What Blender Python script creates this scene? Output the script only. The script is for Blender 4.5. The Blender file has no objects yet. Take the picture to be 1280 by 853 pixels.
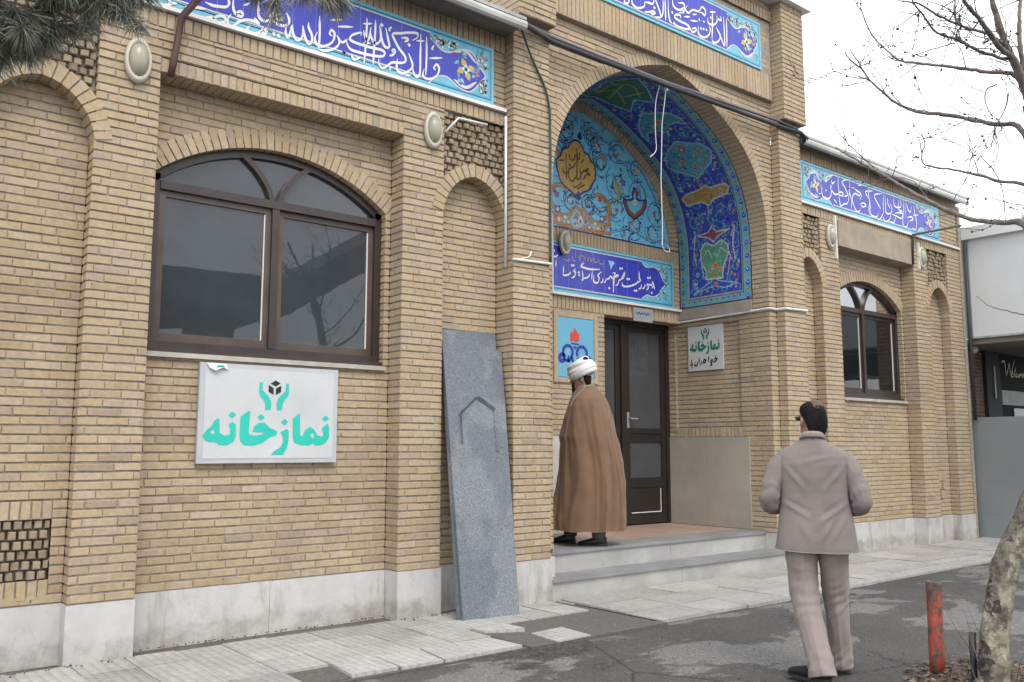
import bpy, bmesh, math, random
import numpy as np
from mathutils import Vector, Matrix, noise
from mathutils.geometry import tessellate_polygon
random.seed(7)
RNG = np.random.default_rng(11)
SC = bpy.context.scene
COL = SC.collection
# ---------------------------------------------------------------- camera, sky, sun, exposure
cam_d = bpy.data.cameras.new("camera"); CAM = bpy.data.objects.new("camera", cam_d); COL.objects.link(CAM)
def aim(pitch, yaw, roll):
    p, y, r = map(math.radians, (pitch, yaw, roll))
    f = Vector((math.sin(y)*math.cos(p), math.cos(y)*math.cos(p), math.sin(p)))
    rt = Vector((math.cos(y), -math.sin(y), 0)); up = rt.cross(f)
    r2 = rt*math.cos(r)+up*math.sin(r); u2 = -rt*math.sin(r)+up*math.cos(r)
    return Matrix((r2, u2, -f)).transposed()
CAM.matrix_world = Matrix.Translation((0, -6.25, 1.3722)) @ aim(6.8755, 38.9032, 0.0448).to_4x4()
cam_d.sensor_width = 36; cam_d.lens = 36*1103.995/1280; cam_d.clip_end = 2000; cam_d.clip_start = .05
SC.camera = CAM
W = bpy.data.worlds.new("World"); SC.world = W; W.use_nodes = True
nt = W.node_tree; nt.nodes.clear()
SUN_EL, SUN_AZ = math.radians(52), math.radians(200)
sky = nt.nodes.new("ShaderNodeTexSky"); sky.sky_type = 'NISHITA'; sky.sun_disc = False
sky.sun_elevation = SUN_EL; sky.sun_rotation = SUN_AZ; sky.dust_density = 3
tc = nt.nodes.new("ShaderNodeTexCoord"); nz = nt.nodes.new("ShaderNodeTexNoise")
nz.inputs['Scale'].default_value = 2.2; nz.inputs['Detail'].default_value = 5
rmp = nt.nodes.new("ShaderNodeValToRGB")
rmp.color_ramp.elements[0].position = .3; rmp.color_ramp.elements[0].color = (8.6, 8.9, 9.2, 1)
rmp.color_ramp.elements[1].position = .7; rmp.color_ramp.elements[1].color = (11.5, 11.6, 11.7, 1)
mx = nt.nodes.new("ShaderNodeMix"); mx.data_type = 'RGBA'; mx.inputs[0].default_value = .86
bg = nt.nodes.new("ShaderNodeBackground"); bg.inputs['Strength'].default_value = .1
wo = nt.nodes.new("ShaderNodeOutputWorld")
nt.links.new(tc.outputs['Generated'], nz.inputs['Vector']); nt.links.new(nz.outputs['Fac'], rmp.inputs[0])
nt.links.new(sky.outputs[0], mx.inputs[6]); nt.links.new(rmp.outputs[0], mx.inputs[7])
nt.links.new(mx.outputs[2], bg.inputs['Color']); nt.links.new(bg.outputs[0], wo.inputs['Surface'])
sun_d = bpy.data.lights.new("sun", 'SUN'); sun_d.energy = .9; sun_d.angle = math.radians(25); sun_d.color = (1, .96, .9)
SUN = bpy.data.objects.new("sun", sun_d); COL.objects.link(SUN)
# Nishita's rotation turns clockwise from +Y: aim the lamp from the same direction
sd = Vector((math.sin(SUN_AZ)*math.cos(SUN_EL), math.cos(SUN_AZ)*math.cos(SUN_EL), math.sin(SUN_EL)))
SUN.rotation_euler = sd.to_track_quat('Z', 'Y').to_euler(); SUN.location = sd*40
SC.view_settings.view_transform = 'Standard'; SC.view_settings.look = 'None'
SC.view_settings.exposure = 1.05; SC.view_settings.gamma = 1; SC.view_settings.use_curve_mapping = False
SC.render.engine = 'CYCLES'; SC.cycles.max_bounces = 6; SC.cycles.use_denoising = True
SC.render.film_transparent = False
# ---------------------------------------------------------------- helpers
class MB:
    """collects vertices and faces, then becomes ONE mesh object"""
    def __init__(s): s.v = []; s.f = []; s.m = []; s.r = []
    def add(s, vs, fs, mat=0, rnd=0.):
        o = len(s.v); s.v += [tuple(p) for p in vs]
        for q in fs: s.f.append(tuple(i+o for i in q)); s.m.append(mat); s.r.append(rnd)
    def box(s, a, b, mat=0, rnd=0.):
        x0, y0, z0 = a; x1, y1, z1 = b
        s.add([(x0,y0,z0),(x1,y0,z0),(x1,y1,z0),(x0,y1,z0),(x0,y0,z1),(x1,y0,z1),(x1,y1,z1),(x0,y1,z1)],
              [(0,3,2,1),(4,5,6,7),(0,1,5,4),(1,2,6,5),(2,3,7,6),(3,0,4,7)], mat, rnd)
    def hexa(s, q0, q1, mat=0, rnd=0.):
        """two quads (lists of four points), joined"""
        s.add(list(q0)+list(q1), [(3,2,1,0),(4,5,6,7),(0,1,5,4),(1,2,6,5),(2,3,7,6),(3,0,4,7)], mat, rnd)
    def tube(s, pts, rad, n=8, mat=0, cap=True, flat=1., rnd=0.):
        pts = [Vector(p) for p in pts]
        if not hasattr(rad, '__len__'): rad = [rad]*len(pts)
        o = len(s.v); prev = None
        for i, p in enumerate(pts):
            t = (pts[min(i+1, len(pts)-1)]-pts[max(i-1, 0)]).normalized()
            if prev is None:
                a = Vector((0,0,1)) if abs(t.z) < .9 else Vector((0,1,0))
                u = t.cross(a).normalized()
            else:
                u = (prev-t*prev.dot(t)).normalized()
            w = t.cross(u); prev = u
            r = rad[i]; ra, rb = (r if hasattr(r, '__len__') else (r, r*flat))
            for k in range(n):
                c, d = math.cos(2*math.pi*k/n), math.sin(2*math.pi*k/n)
                s.v.append(tuple(p+u*(c*ra)+w*(d*rb)))
        for i in range(len(pts)-1):
            for k in range(n):
                k2 = (k+1) % n
                s.f.append((o+i*n+k, o+i*n+k2, o+(i+1)*n+k2, o+(i+1)*n+k)); s.m.append(mat); s.r.append(rnd)
        if cap:
            s.f.append(tuple(o+k for k in range(n-1, -1, -1))); s.m.append(mat); s.r.append(rnd)
            e = o+(len(pts)-1)*n
            s.f.append(tuple(e+k for k in range(n))); s.m.append(mat); s.r.append(rnd)
    def loft(s, rings, mat=0, cap=True):
        o = len(s.v); n = len(rings[0])
        for r in rings: s.v += [tuple(p) for p in r]
        for i in range(len(rings)-1):
            for k in range(n):
                k2 = (k+1) % n
                s.f.append((o+i*n+k, o+i*n+k2, o+(i+1)*n+k2, o+(i+1)*n+k)); s.m.append(mat); s.r.append(0.)
        if cap:
            s.f.append(tuple(o+k for k in range(n-1, -1, -1))); s.m.append(mat); s.r.append(0.)
            e = o+(len(rings)-1)*n
            s.f.append(tuple(e+k for k in range(n))); s.m.append(mat); s.r.append(0.)
    def ball(s, c, r, mat=0, n=10, k=7, rnd=0.):
        r = r if hasattr(r, '__len__') else (r, r, r)
        o = len(s.v)
        for i in range(k+1):
            a = math.pi*i/k
            for j in range(n):
                b = 2*math.pi*j/n
                s.v.append((c[0]+r[0]*math.sin(a)*math.cos(b), c[1]+r[1]*math.sin(a)*math.sin(b), c[2]-r[2]*math.cos(a)))
        for i in range(k):
            for j in range(n):
                j2 = (j+1) % n
                s.f.append((o+i*n+j, o+i*n+j2, o+(i+1)*n+j2, o+(i+1)*n+j)); s.m.append(mat); s.r.append(rnd)
    def poly(s, pts2, fn, mat=0, holes=None, thick=0.):
        """flat polygon with holes, mapped by fn(a, b, level)"""
        loops = [[Vector((a, b, 0)) for a, b in pts2]]+[[Vector((a, b, 0)) for a, b in h] for h in (holes or [])]
        tris = tessellate_polygon(loops); al = [p for l in loops for p in l]
        s.add([fn(p.x, p.y, 0) for p in al], tris, mat)
        if thick:
            for l in loops:
                n = len(l)
                s.add([fn(p.x, p.y, 0) for p in l]+[fn(p.x, p.y, -thick) for p in l],
                      [(i, (i+1) % n, n+(i+1) % n, n+i) for i in range(n)], mat)
    def build(s, name, mats, parent=None, smooth=False, local=False):
        me = bpy.data.meshes.new(name)
        off = Vector((0,0,0))
        if parent is not None and not local:
            p = parent
            while p is not None: off += p.location; p = p.parent
        if off.length > 0:
            ox, oy, oz = off; vv = [(x-ox, y-oy, z-oz) for x, y, z in s.v]
        else: vv = s.v
        me.from_pydata(vv, [], s.f)
        if not isinstance(mats, (list, tuple)): mats = [mats]
        for m in mats: me.materials.append(m)
        me.polygons.foreach_set('material_index', np.array(s.m, dtype=np.int32))
        if any(s.r):
            a = me.attributes.new('rnd', 'FLOAT', 'FACE'); a.data.foreach_set('value', np.array(s.r, dtype=np.float32))
        if smooth: me.polygons.foreach_set('use_smooth', np.ones(len(me.polygons), dtype=bool))
        me.update(); me.validate()
        ob = bpy.data.objects.new(name, me); COL.objects.link(ob)
        if parent is not None: ob.parent = parent
        return ob
def tag(o, label=None, cat=None, group=None, kind=None):
    if label: o['label'] = label
    if cat: o['category'] = cat
    if group: o['group'] = group
    if kind: o['kind'] = kind
    return o
def thing(name, label, cat, loc=(0,0,0), rz=0., group=None):
    o = bpy.data.objects.new(name, None); COL.objects.link(o); o.location = loc; o.rotation_euler = (0,0,rz)
    o.empty_display_size = .2
    return tag(o, label, cat, group)
def copy_tree(o, parent=None):
    c = o.copy(); COL.objects.link(c)
    if parent is not None: c.parent = parent
    for ch in [x for x in COL.objects if x.parent == o]: copy_tree(ch, c)
    return c
def remesh(ob, voxel, smooth_it=4, disp=None):
    """one continuous skin out of overlapping closed shapes"""
    m = ob.modifiers.new('r', 'REMESH'); m.mode = 'VOXEL'; m.voxel_size = voxel; m.use_smooth_shade = True
    if smooth_it:
        s = ob.modifiers.new('s', 'SMOOTH'); s.iterations = smooth_it; s.factor = .5
    bpy.context.view_layer.update()
    dg = bpy.context.evaluated_depsgraph_get()
    me = bpy.data.meshes.new_from_object(ob.evaluated_get(dg)); old = ob.data
    mats = [x for x in old.materials]
    ob.modifiers.clear(); ob.data = me; me.materials.clear()
    for x in mats: me.materials.append(x)
    if disp:
        me.update()
        for v in me.vertices: v.co = v.co+v.normal*disp(v.co, v.normal)
    me.polygons.foreach_set('use_smooth', np.ones(len(me.polygons), dtype=bool))
    me.name = ob.name; me.update()
    return ob
def spline(p, n=6):
    if len(p) < 3: return [tuple(q) for q in p]
    P = [np.array(q, float) for q in p]; P = [2*P[0]-P[1]]+P+[2*P[-1]-P[-2]]; o = []
    for i in range(1, len(P)-2):
        a, b, c, d = P[i-1], P[i], P[i+1], P[i+2]
        for k in range(n):
            t = k/n
            o.append(tuple(.5*((2*b)+(c-a)*t+(2*a-5*b+4*c-d)*t*t+(-a+3*b-3*c+d)*t**3)))
    o.append(tuple(P[-2])); return o
# ---------------------------------------------------------------- materials
def nmat(name):
    m = bpy.data.materials.new(name); m.use_nodes = True; t = m.node_tree; t.nodes.clear()
    b = t.nodes.new('ShaderNodeBsdfPrincipled'); o = t.nodes.new('ShaderNodeOutputMaterial')
    t.links.new(b.outputs[0], o.inputs['Surface']); return m, t, b
def N(t, kind, **kw):
    n = t.nodes.new('ShaderNode'+kind)
    for k, v in kw.items():
        if k in n.inputs.keys(): n.inputs[k].default_value = v
        else: setattr(n, k, v)
    return n
def noise_n(t, scale, detail=4, rough=.55, vec=None, dist=0.):
    n = N(t, 'TexNoise'); n.inputs['Scale'].default_value = scale; n.inputs['Detail'].default_value = detail
    n.inputs['Roughness'].default_value = rough; n.inputs['Distortion'].default_value = dist
    if vec is not None: t.links.new(vec, n.inputs['Vector'])
    return n.outputs['Fac']
def ramp(t, fac, stops):
    r = N(t, 'ValToRGB'); e = r.color_ramp.elements
    while len(e) < len(stops): e.new(.5)
    for el, (p, c) in zip(e, stops): el.position = p; el.color = (c, c, c, 1) if not hasattr(c, '__len__') else (*c, 1)
    t.links.new(fac, r.inputs[0]); return r.outputs[0]
def mix(t, a, b, fac, mode='MIX'):
    m = N(t, 'Mix', data_type='RGBA', blend_type=mode)
    for s, x in ((6, a), (7, b)):
        if hasattr(x, 'links'): t.links.new(x, m.inputs[s])
        else: m.inputs[s].default_value = (*x, 1) if hasattr(x, '__len__') else (x, x, x, 1)
    if hasattr(fac, 'links'): t.links.new(fac, m.inputs[0])
    else: m.inputs[0].default_value = fac
    return m.outputs[2]
def bump(t, b, h, strength=.3, dist=.01):
    n = N(t, 'Bump', Strength=strength, Distance=dist); t.links.new(h, n.inputs['Height']); t.links.new(n.outputs[0], b.inputs['Normal'])
def pos(t): return N(t, 'NewGeometry').outputs['Position']
def objc(t): return N(t, 'TexCoord').outputs['Object']
def mapping(t, vec, scale=(1,1,1)):
    m = N(t, 'Mapping'); m.inputs['Scale'].default_value = scale; t.links.new(vec, m.inputs['Vector']); return m.outputs[0]
def plain(name, c, rough=.6, var=.18, scale=8., bumps=0., bscale=60., metal=0., spec=.5, obj_space=False, dirt=0.):
    m, t, b = nmat(name); v = objc(t) if obj_space else pos(t)
    n = noise_n(t, scale, 5, .6, v)
    lo = tuple(x*(1-var) for x in c); hi = tuple(min(1, x*(1+var)) for x in c)
    col = ramp(t, n, [(.3, lo), (.7, hi)])
    if dirt:
        d = ramp(t, noise_n(t, scale*.35, 6, .7, v), [(.42, 0.), (.7, 1.)])
        dm = N(t, 'Math', operation='MULTIPLY'); t.links.new(d, dm.inputs[0]); dm.inputs[1].default_value = dirt
        col = mix(t, col, tuple(x*.45 for x in c), dm.outputs[0])
    t.links.new(col, b.inputs['Base Color'])
    b.inputs['Roughness'].default_value = rough; b.inputs['Metallic'].default_value = metal
    b.inputs['Specular IOR Level'].default_value = spec
    if bumps: bump(t, b, noise_n(t, bscale, 4, .6, v), bumps, .004)
    return m
def brick_mat(name, tones, soot=.35):
    m, t, b = nmat(name); p = pos(t)
    a = N(t, 'Attribute'); a.attribute_name = 'rnd'
    col = ramp(t, a.outputs['Fac'], tones)
    n1 = noise_n(t, 28, 5, .65, p)
    col = mix(t, col, ramp(t, n1, [(.25, .7), (.72, 1.1)]), .75, 'MULTIPLY')
    n2 = noise_n(t, 1.1, 5, .6, p)
    col = mix(t, col, ramp(t, n2, [(.35, (1., 1., 1.)), (.75, (.74, .70, .66))]), soot, 'MULTIPLY')
    # streaks of rain dirt
    st = noise_n(t, 1.0, 4, .6, mapping(t, p, (7, 7, .5)))
    col = mix(t, col, ramp(t, st, [(.5, (1., 1., 1.)), (.8, (.62, .58, .54))]), soot*.8, 'MULTIPLY')
    gd = noise_n(t, .55, 6, .68, p); col = mix(t, col, ramp(t, gd, [(.52, (1., 1., 1.)), (.68, (.66, .65, .66))]), soot, 'MULTIPLY')
    ln = noise_n(t, 5, 5, .7, p); col = mix(t, col, (.33, .30, .26), ramp(t, ln, [(.60, 0.), (.80, .45)]))
    t.links.new(col, b.inputs['Base Color']); b.inputs['Roughness'].default_value = .85; b.inputs['Specular IOR Level'].default_value = .25
    bump(t, b, noise_n(t, 90, 4, .7, p), .35, .003)
    return m
TONES = [(0., (.43, .33, .21)), (.25, (.475, .372, .245)), (.5, (.45, .347, .225)), (.7, (.49, .395, .275)), (.85, (.46, .36, .265)), (.95, (.42, .333, .245)), (1., (.35, .275, .20))]
M = {}
M['brick'] = brick_mat('tan_brick', TONES)
M['brick_pale'] = brick_mat('pale_brick', [(0., (.43, .35, .24)), (.5, (.48, .39, .27)), (1., (.37, .30, .21))], .3)
M['brick_brown'] = brick_mat('brown_brick', [(0., (.20, .14, .09)), (.5, (.25, .18, .11)), (1., (.15, .105, .075))], .3)
M['brick_grey'] = brick_mat('weathered_brick', [(0., (.31, .245, .175)), (.5, (.37, .295, .21)), (1., (.26, .205, .15))], .35)
M['mortar'] = plain('grey_mortar', (.30, .26, .215), .95, .3, 20, .4, 120)
m, t, b = nmat('white_plinth_stone'); p = pos(t)
c = ramp(t, noise_n(t, 5, 6, .65, p), [(.3, (.46, .45, .44)), (.7, (.55, .54, .53))])
c = mix(t, c, (.30, .285, .26), ramp(t, noise_n(t, 2.6, 7, .72, mapping(t, p, (1.6, 1.6, .55)), .6), [(.50, 0.), (.66, .75)]))
vc = N(t, 'TexVoronoi', feature='DISTANCE_TO_EDGE'); vc.inputs['Scale'].default_value = 2.1; t.links.new(mix(t, p, noise_n(t, 3, 5, .7, p), .5, 'ADD'), vc.inputs['Vector'])
c = mix(t, c, (.22, .21, .195), ramp(t, vc.outputs['Distance'], [(0., .22), (.006, 0.)]))
sz = N(t, 'SeparateXYZ'); t.links.new(p, sz.inputs[0]); ad = N(t, 'Math', operation='MULTIPLY_ADD'); t.links.new(noise_n(t, 7, 6, .7, p), ad.inputs[0]); ad.inputs[1].default_value = -.22; t.links.new(sz.outputs['Z'], ad.inputs[2])
c = mix(t, c, (.17, .15, .125), mix(t, 0., ramp(t, ad.outputs[0], [(0., .6), (.05, 0.)]), ramp(t, noise_n(t, 3.3, 6, .7, p), [(.40, .1), (.6, .9)])))       # splashed soil, ragged
t.links.new(c, b.inputs['Base Color']); b.inputs['Roughness'].default_value = .55; bump(t, b, noise_n(t, 60, 4, .6, p), .15, .004); M['stone'] = m
M['step'] = plain('grey_step_stone', (.40, .395, .375), .55, .2, 2.2, .15, 50, dirt=.55)
M['tread'] = plain('dark_step_tread', (.235, .235, .24), .5, .2, 3, .1, 50, dirt=.4)
M['landing'] = plain('pinkish_floor_tile', (.36, .25, .20), .5, .15, 5, .1, 40, dirt=.3)
M['dado'] = plain('beige_marble', (.40, .37, .325), .4, .14, 1.6, .05, 20, dirt=.35)
M['frame'] = plain('dark_brown_frame', (.040, .028, .024), .38, .25, 6)
M['door'] = plain('dark_door_metal', (.022, .018, .016), .35, .2, 6)
M['sill'] = plain('pale_sill', (.45, .42, .37), .6, .15, 8, .2, 60, dirt=.4)
M['cement'] = plain('grey_cement', (.27, .245, .21), .9, .15, 5, .3, 80, dirt=.4)
M['white'] = plain('white_paint', (.72, .71, .69), .5, .06, 6, dirt=.25)
M['whitepipe'] = plain('white_plastic', (.70, .70, .69), .4, .05, 10)
M['dark'] = plain('dark_cable', (.03, .03, .034), .6, .2, 10)
M['greenwire'] = plain('green_black_wire', (.02, .045, .035), .5, .2, 6)
M['rustpipe'] = plain('brown_pipe', (.075, .035, .028), .6, .35, 20)
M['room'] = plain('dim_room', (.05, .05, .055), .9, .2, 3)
M['eave'] = plain('weathered_eave', (.17, .15, .135), .8, .25, 6, dirt=.4)
M['flash'] = plain('zinc_flashing', (.33, .33, .32), .45, .2, 4, metal=.2, dirt=.4)
def glass_mat(name, tint, mixf=.8, base=(.018, .021, .025), vr=1.7):
    m, t, b = nmat(name); t.nodes.remove(b); o = [n for n in t.nodes if n.type == 'OUTPUT_MATERIAL'][0]
    p = pos(t)
    tr = N(t, 'BsdfTransparent'); tr.inputs[0].default_value = (*tint, 1)
    df = N(t, 'BsdfDiffuse'); 
    t.links.new(mix(t, base, tuple(x*vr for x in base), ramp(t, noise_n(t, 2.5, 6, .65, p), [(.35, 0.), (.75, 1.)])), df.inputs[0])
    m1 = N(t, 'MixShader'); m1.inputs[0].default_value = mixf
    t.links.new(tr.outputs[0], m1.inputs[1]); t.links.new(df.outputs[0], m1.inputs[2])
    gl = N(t, 'BsdfGlossy'); gl.inputs['Roughness'].default_value = .012; gl.inputs['Color'].default_value = (.95, .97, 1, 1)
    bp = N(t, 'Bump', Strength=.05, Distance=.02); t.links.new(noise_n(t, 2.2, 2, .5, p), bp.inputs['Height']); t.links.new(bp.outputs[0], gl.inputs['Normal'])
    fr = N(t, 'Fresnel', IOR=1.5)
    m2 = N(t, 'MixShader'); t.links.new(fr.outputs[0], m2.inputs[0]); t.links.new(m1.outputs[0], m2.inputs[1]); t.links.new(gl.outputs[0], m2.inputs[2])
    t.links.new(m2.outputs[0], o.inputs['Surface']); return m
M['glass'] = glass_mat('dusty_window_glass', (.55, .58, .6), .85, (.045, .052, .058), 1.4)
M['glass_clear'] = glass_mat('window_glass', (.75, .78, .8), .35)
M['glass_door'] = glass_mat('frosted_door_glass', (.5, .52, .55), .95, (.062, .066, .070), 1.3)
def tile_mat(name, c, rough=.22, var=.10):
    m, t, b = nmat(name); p = pos(t)
    col = ramp(t, noise_n(t, 6, 4, .6, p), [(.3, tuple(x*(1-var) for x in c)), (.7, tuple(min(1, x*(1+var)) for x in c))])
    t.links.new(col, b.inputs['Base Color']); b.inputs['Roughness'].default_value = rough
    b.inputs['Specular IOR Level'].default_value = .35
    bump(t, b, noise_n(t, 9, 2, .5, p), .08, .01); return m
TILE = dict(blue=(.045, .055, .44), cyan=(.10, .36, .52), white=(.74, .74, .72), navy=(.015, .02, .12), pale=(.60, .58, .52), yellow=(.56, .42, .10),
            pink=(.55, .22, .2), turq=(.15, .47, .62), joint=(.28, .32, .55), gold=(.42, .33, .16), green=(.10, .28, .16), ltblue=(.25, .52, .72))
TM = {k: tile_mat('glaze_'+k, v) for k, v in TILE.items()}
TK = list(TILE); TI = {k: i for i, k in enumerate(TK)}; TL = [TM[k] for k in TK]
def attr_tile(name, rough=.25):
    m, t, b = nmat(name); a = N(t, 'Attribute'); a.attribute_name = 'col'; p = pos(t)
    col = mix(t, a.outputs['Color'], ramp(t, noise_n(t, 12, 4, .6, p), [(.3, .82), (.7, 1.1)]), 1., 'MULTIPLY')
    t.links.new(col, b.inputs['Base Color']); b.inputs['Roughness'].default_value = rough; b.inputs['Specular IOR Level'].default_value = .35
    bump(t, b, noise_n(t, 9, 2, .5, p), .08, .01); return m
M['mosaic'] = attr_tile('glazed_mosaic')
# ---------------------------------------------------------------- masonry
Z3 = Vector((0,0,1))
class Face:
    """a vertical wall plane: u runs along it, d stands out of it"""
    def __init__(s, org, ud, nd):
        s.o = Vector(org); s.u = Vector(ud); s.n = Vector(nd); s.flip = s.u.cross(Z3).dot(s.n) < 0
    def p(s, u, z, d=0.): return s.o+s.u*u+Z3*z+s.n*d
def front(y): return Face((0, y, 0), (1,0,0), (0,-1,0))
def side(x, s=-1): return Face((x, 0, 0), (0,1,0), (s,0,0))
def brick1(mb, F, u0, u1, z0, z1, d=0., dep=.014, r=None, ch=.003):
    r = random.random()*.98+.01 if r is None else r
    j = lambda: random.uniform(-.0012, .0012) if random.random() < .93 else random.uniform(-.006, .004)
    A = [F.p(u0+j(), z0+j(), d-dep), F.p(u1+j(), z0+j(), d-dep), F.p(u1+j(), z1+j(), d-dep), F.p(u0+j(), z1+j(), d-dep)]
    tl = random.uniform(-.0018, .0018); tz = random.uniform(-.0015, .0015)
    jj = [(j(), j()) for _ in range(4)]
    B = [F.p(u0+jj[0][0], z0+jj[0][1], d-ch), F.p(u1+jj[1][0], z0+jj[1][1], d-ch), F.p(u1+jj[2][0], z1+jj[2][1], d-ch), F.p(u0+jj[3][0], z1+jj[3][1], d-ch)]
    Cc = [F.p(u0+ch+jj[0][0], z0+ch+jj[0][1], d-tl-tz), F.p(u1-ch+jj[1][0], z0+ch+jj[1][1], d+tl-tz), F.p(u1-ch+jj[2][0], z1-ch+jj[2][1], d+tl+tz), F.p(u0+ch+jj[3][0], z1-ch+jj[3][1], d-tl+tz)]
    fs = [(8,9,10,11)]+[(k, (k+1) % 4, 4+(k+1) % 4, 4+k) for k in range(4)]+[(4+k, 4+(k+1) % 4, 8+(k+1) % 4, 8+k) for k in range(4)]
    if F.flip: fs = [tuple(reversed(q)) for q in fs]
    mb.add(A+B+Cc, fs, 0, r)
def sub_iv(iv, holes):
    for a, b in holes:
        o = []
        for x, y in iv:
            if b <= x or a >= y: o.append((x, y)); continue
            if a > x: o.append((x, a))
            if b < y: o.append((b, y))
        iv = o
    return iv
CH, BL = .0598, .208
Z_BASE = .375
def bricks(mb, F, u0, u1, z0, z1, holes=None, mort=1, jit=.002, L=BL, par=0):
    """running bond between z0 and z1 on the common course grid"""
    n0 = int(round((z0-Z_BASE)/CH)); n1 = int(round((z1-Z_BASE)/CH))
    for i in range(n0, n1):
        a = max(z0, Z_BASE+i*CH); b = min(z1, Z_BASE+(i+1)*CH)
        if i == n0: a = z0
        if i == n1-1: b = z1
        zc = (a+b)/2
        for x, y in sub_iv([(u0, u1)], holes(zc) if holes else []):
            if y-x < .02: continue
            q = [F.p(x, a, -.008), F.p(y, a, -.008), F.p(y, b, -.008), F.p(x, b, -.008)]
            mb.add(q, [(3,2,1,0) if F.flip else (0,1,2,3)], mort, .5)
            off = (i+par) % 2*L/2+random.uniform(-.035, .035)
            c = x-((x-off) % L); first = True
            cuts = [x]
            c += L
            while c < y-.03:
                if c-cuts[-1] > .04: cuts.append(c+random.uniform(-.012, .012))
                c += L*random.choice((1, 1, 1, 1, .98, 1.02, .5 if random.random() < .25 else 1))
            cuts.append(y)
            for s, e in zip(cuts, cuts[1:]):
                gp = lambda: random.uniform(.004, .0075) if random.random() < .16 else random.uniform(.0008, .0028)
                g0 = .0 if s == x else gp(); g1 = .0 if e == y else gp()
                if e-s-g0-g1 < .012: continue
                brick1(mb, F, s+g0, e-g1, a+.0065, b-.0065, random.uniform(-jit, jit))
def soldiers(mb, F, u0, u1, z0, z1, d=.0, w=.062, mort=1):
    mb.add([F.p(u0, z0, d-.011), F.p(u1, z0, d-.011), F.p(u1, z1, d-.011), F.p(u0, z1, d-.011)], [(3,2,1,0) if F.flip else (0,1,2,3)], mort, .5)
    n = max(1, round((u1-u0)/w)); w = (u1-u0)/n
    for k in range(n):
        brick1(mb, F, u0+k*w+.005, u0+(k+1)*w-.005, z0+.003, z1-.003, d+random.uniform(-.002, .002))
def arch_pts(xc, hw, zs, za, kind='seg', n=36):
    """intrados from left spring to right spring"""
    o = []
    if kind == 'seg':
        s = za-zs; R = (hw*hw+s*s)/(2*s); t0 = math.asin(min(1, hw/R)) if R >= s else math.pi/2
        if s > hw: t0 = math.pi-t0
        for k in range(n+1):
            t = -t0+2*t0*k/n; o.append((xc+R*math.sin(t), za-R+R*math.cos(t)))
    else:   # slightly pointed arch of four centres
        for k in range(n+1):
            t = -1+2*k/n; a = abs(t)
            z = zs+(za-zs)*((1-a**2.3)**.62*.86+.14*(1-a))
            o.append((xc+hw*t, z))
    return o
def offset(pts, w):
    o = []
    for i, p in enumerate(pts):
        a = pts[max(i-1, 0)]; b = pts[min(i+1, len(pts)-1)]
        tx, tz = b[0]-a[0], b[1]-a[1]; l = math.hypot(tx, tz) or 1
        o.append((p[0]-tz/l*w, p[1]+tx/l*w))
    return o
def resample(pts, n):
    P = np.array(pts); d = np.concatenate([[0], np.cumsum(np.hypot(*np.diff(P, axis=0).T))])
    s = np.linspace(0, d[-1], n+1); return list(zip(np.interp(s, d, P[:, 0]), np.interp(s, d, P[:, 1])))
def plen(pts): P = np.array(pts); return float(np.hypot(*np.diff(P, axis=0).T).sum())
def voussoirs(mb, y, pts, w, depth, bw=.062, proud=.004, mort=1):
    """ring of wedge bricks standing on an intrados line; depth runs into the wall"""
    n = max(3, round(plen(pts)/bw)); a = resample(pts, n*3); b = offset(a, w)
    for k in range(n):
        i0, i1 = k*3, k*3+3
        g = .09
        lerp = lambda p, q, t: (p[0]+(q[0]-p[0])*t, p[1]+(q[1]-p[1])*t)
        A0, A1 = lerp(a[i0], a[i1], g), lerp(a[i0], a[i1], 1-g)
        B0, B1 = lerp(b[i0], b[i1], g*.8), lerp(b[i0], b[i1], 1-g*.8)
        f = y-proud-random.uniform(0, .003)
        q0 = [(A0[0], f, A0[1]), (A1[0], f, A1[1]), (B1[0], f, B1[1]), (B0[0], f, B0[1])]
        q1 = [(p[0], y+depth, p[2]) for p in q0]
        mb.hexa(q0, q1, 0, random.random()*.98+.01)
    m = offset(a, .006); o2 = offset(a, w-.004)
    for k in range(len(a)-1):
        mb.add([(m[k][0], y+.007, m[k][1]), (m[k+1][0], y+.007, m[k+1][1]), (o2[k+1][0], y+.007, o2[k+1][1]), (o2[k][0], y+.007, o2[k][1])], [(0,1,2,3)], mort, .5)
        mb.add([(m[k][0], y+.007, m[k][1]), (m[k+1][0], y+.007, m[k+1][1]), (m[k+1][0], y+depth, m[k+1][1]), (m[k][0], y+depth, m[k][1])], [(3,2,1,0)], mort, .5)
def hole_from(pts, off, zlow=None):
    """course-wise opening of an arch: intrados pushed out by off, straight jambs down to zlow"""
    P = offset(pts, off); xs = [p[0] for p in P]; zs = [p[1] for p in P]
    x0, x1 = pts[0][0], pts[-1][0]; z0 = max(pts[0][1], pts[-1][1])
    def h(z):
        if zlow is not None and z < zlow: return []
        if z <= z0: return [(x0, x1)]
        l = [i for i in range(len(P)) if P[i][1] >= z]
        if not l: return []
        i, j = l[0], l[-1]
        f = lambda a, b: a[0] if a[1] == b[1] else a[0]+(b[0]-a[0])*(z-a[1])/(b[1]-a[1])
        a = f(P[i-1], P[i]) if i > 0 else x0
        b = f(P[j], P[j+1]) if j < len(P)-1 else x1
        return [(max(min(a, b), x0-off), min(max(a, b), x1+off))] if b > a else []
    return h
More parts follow.
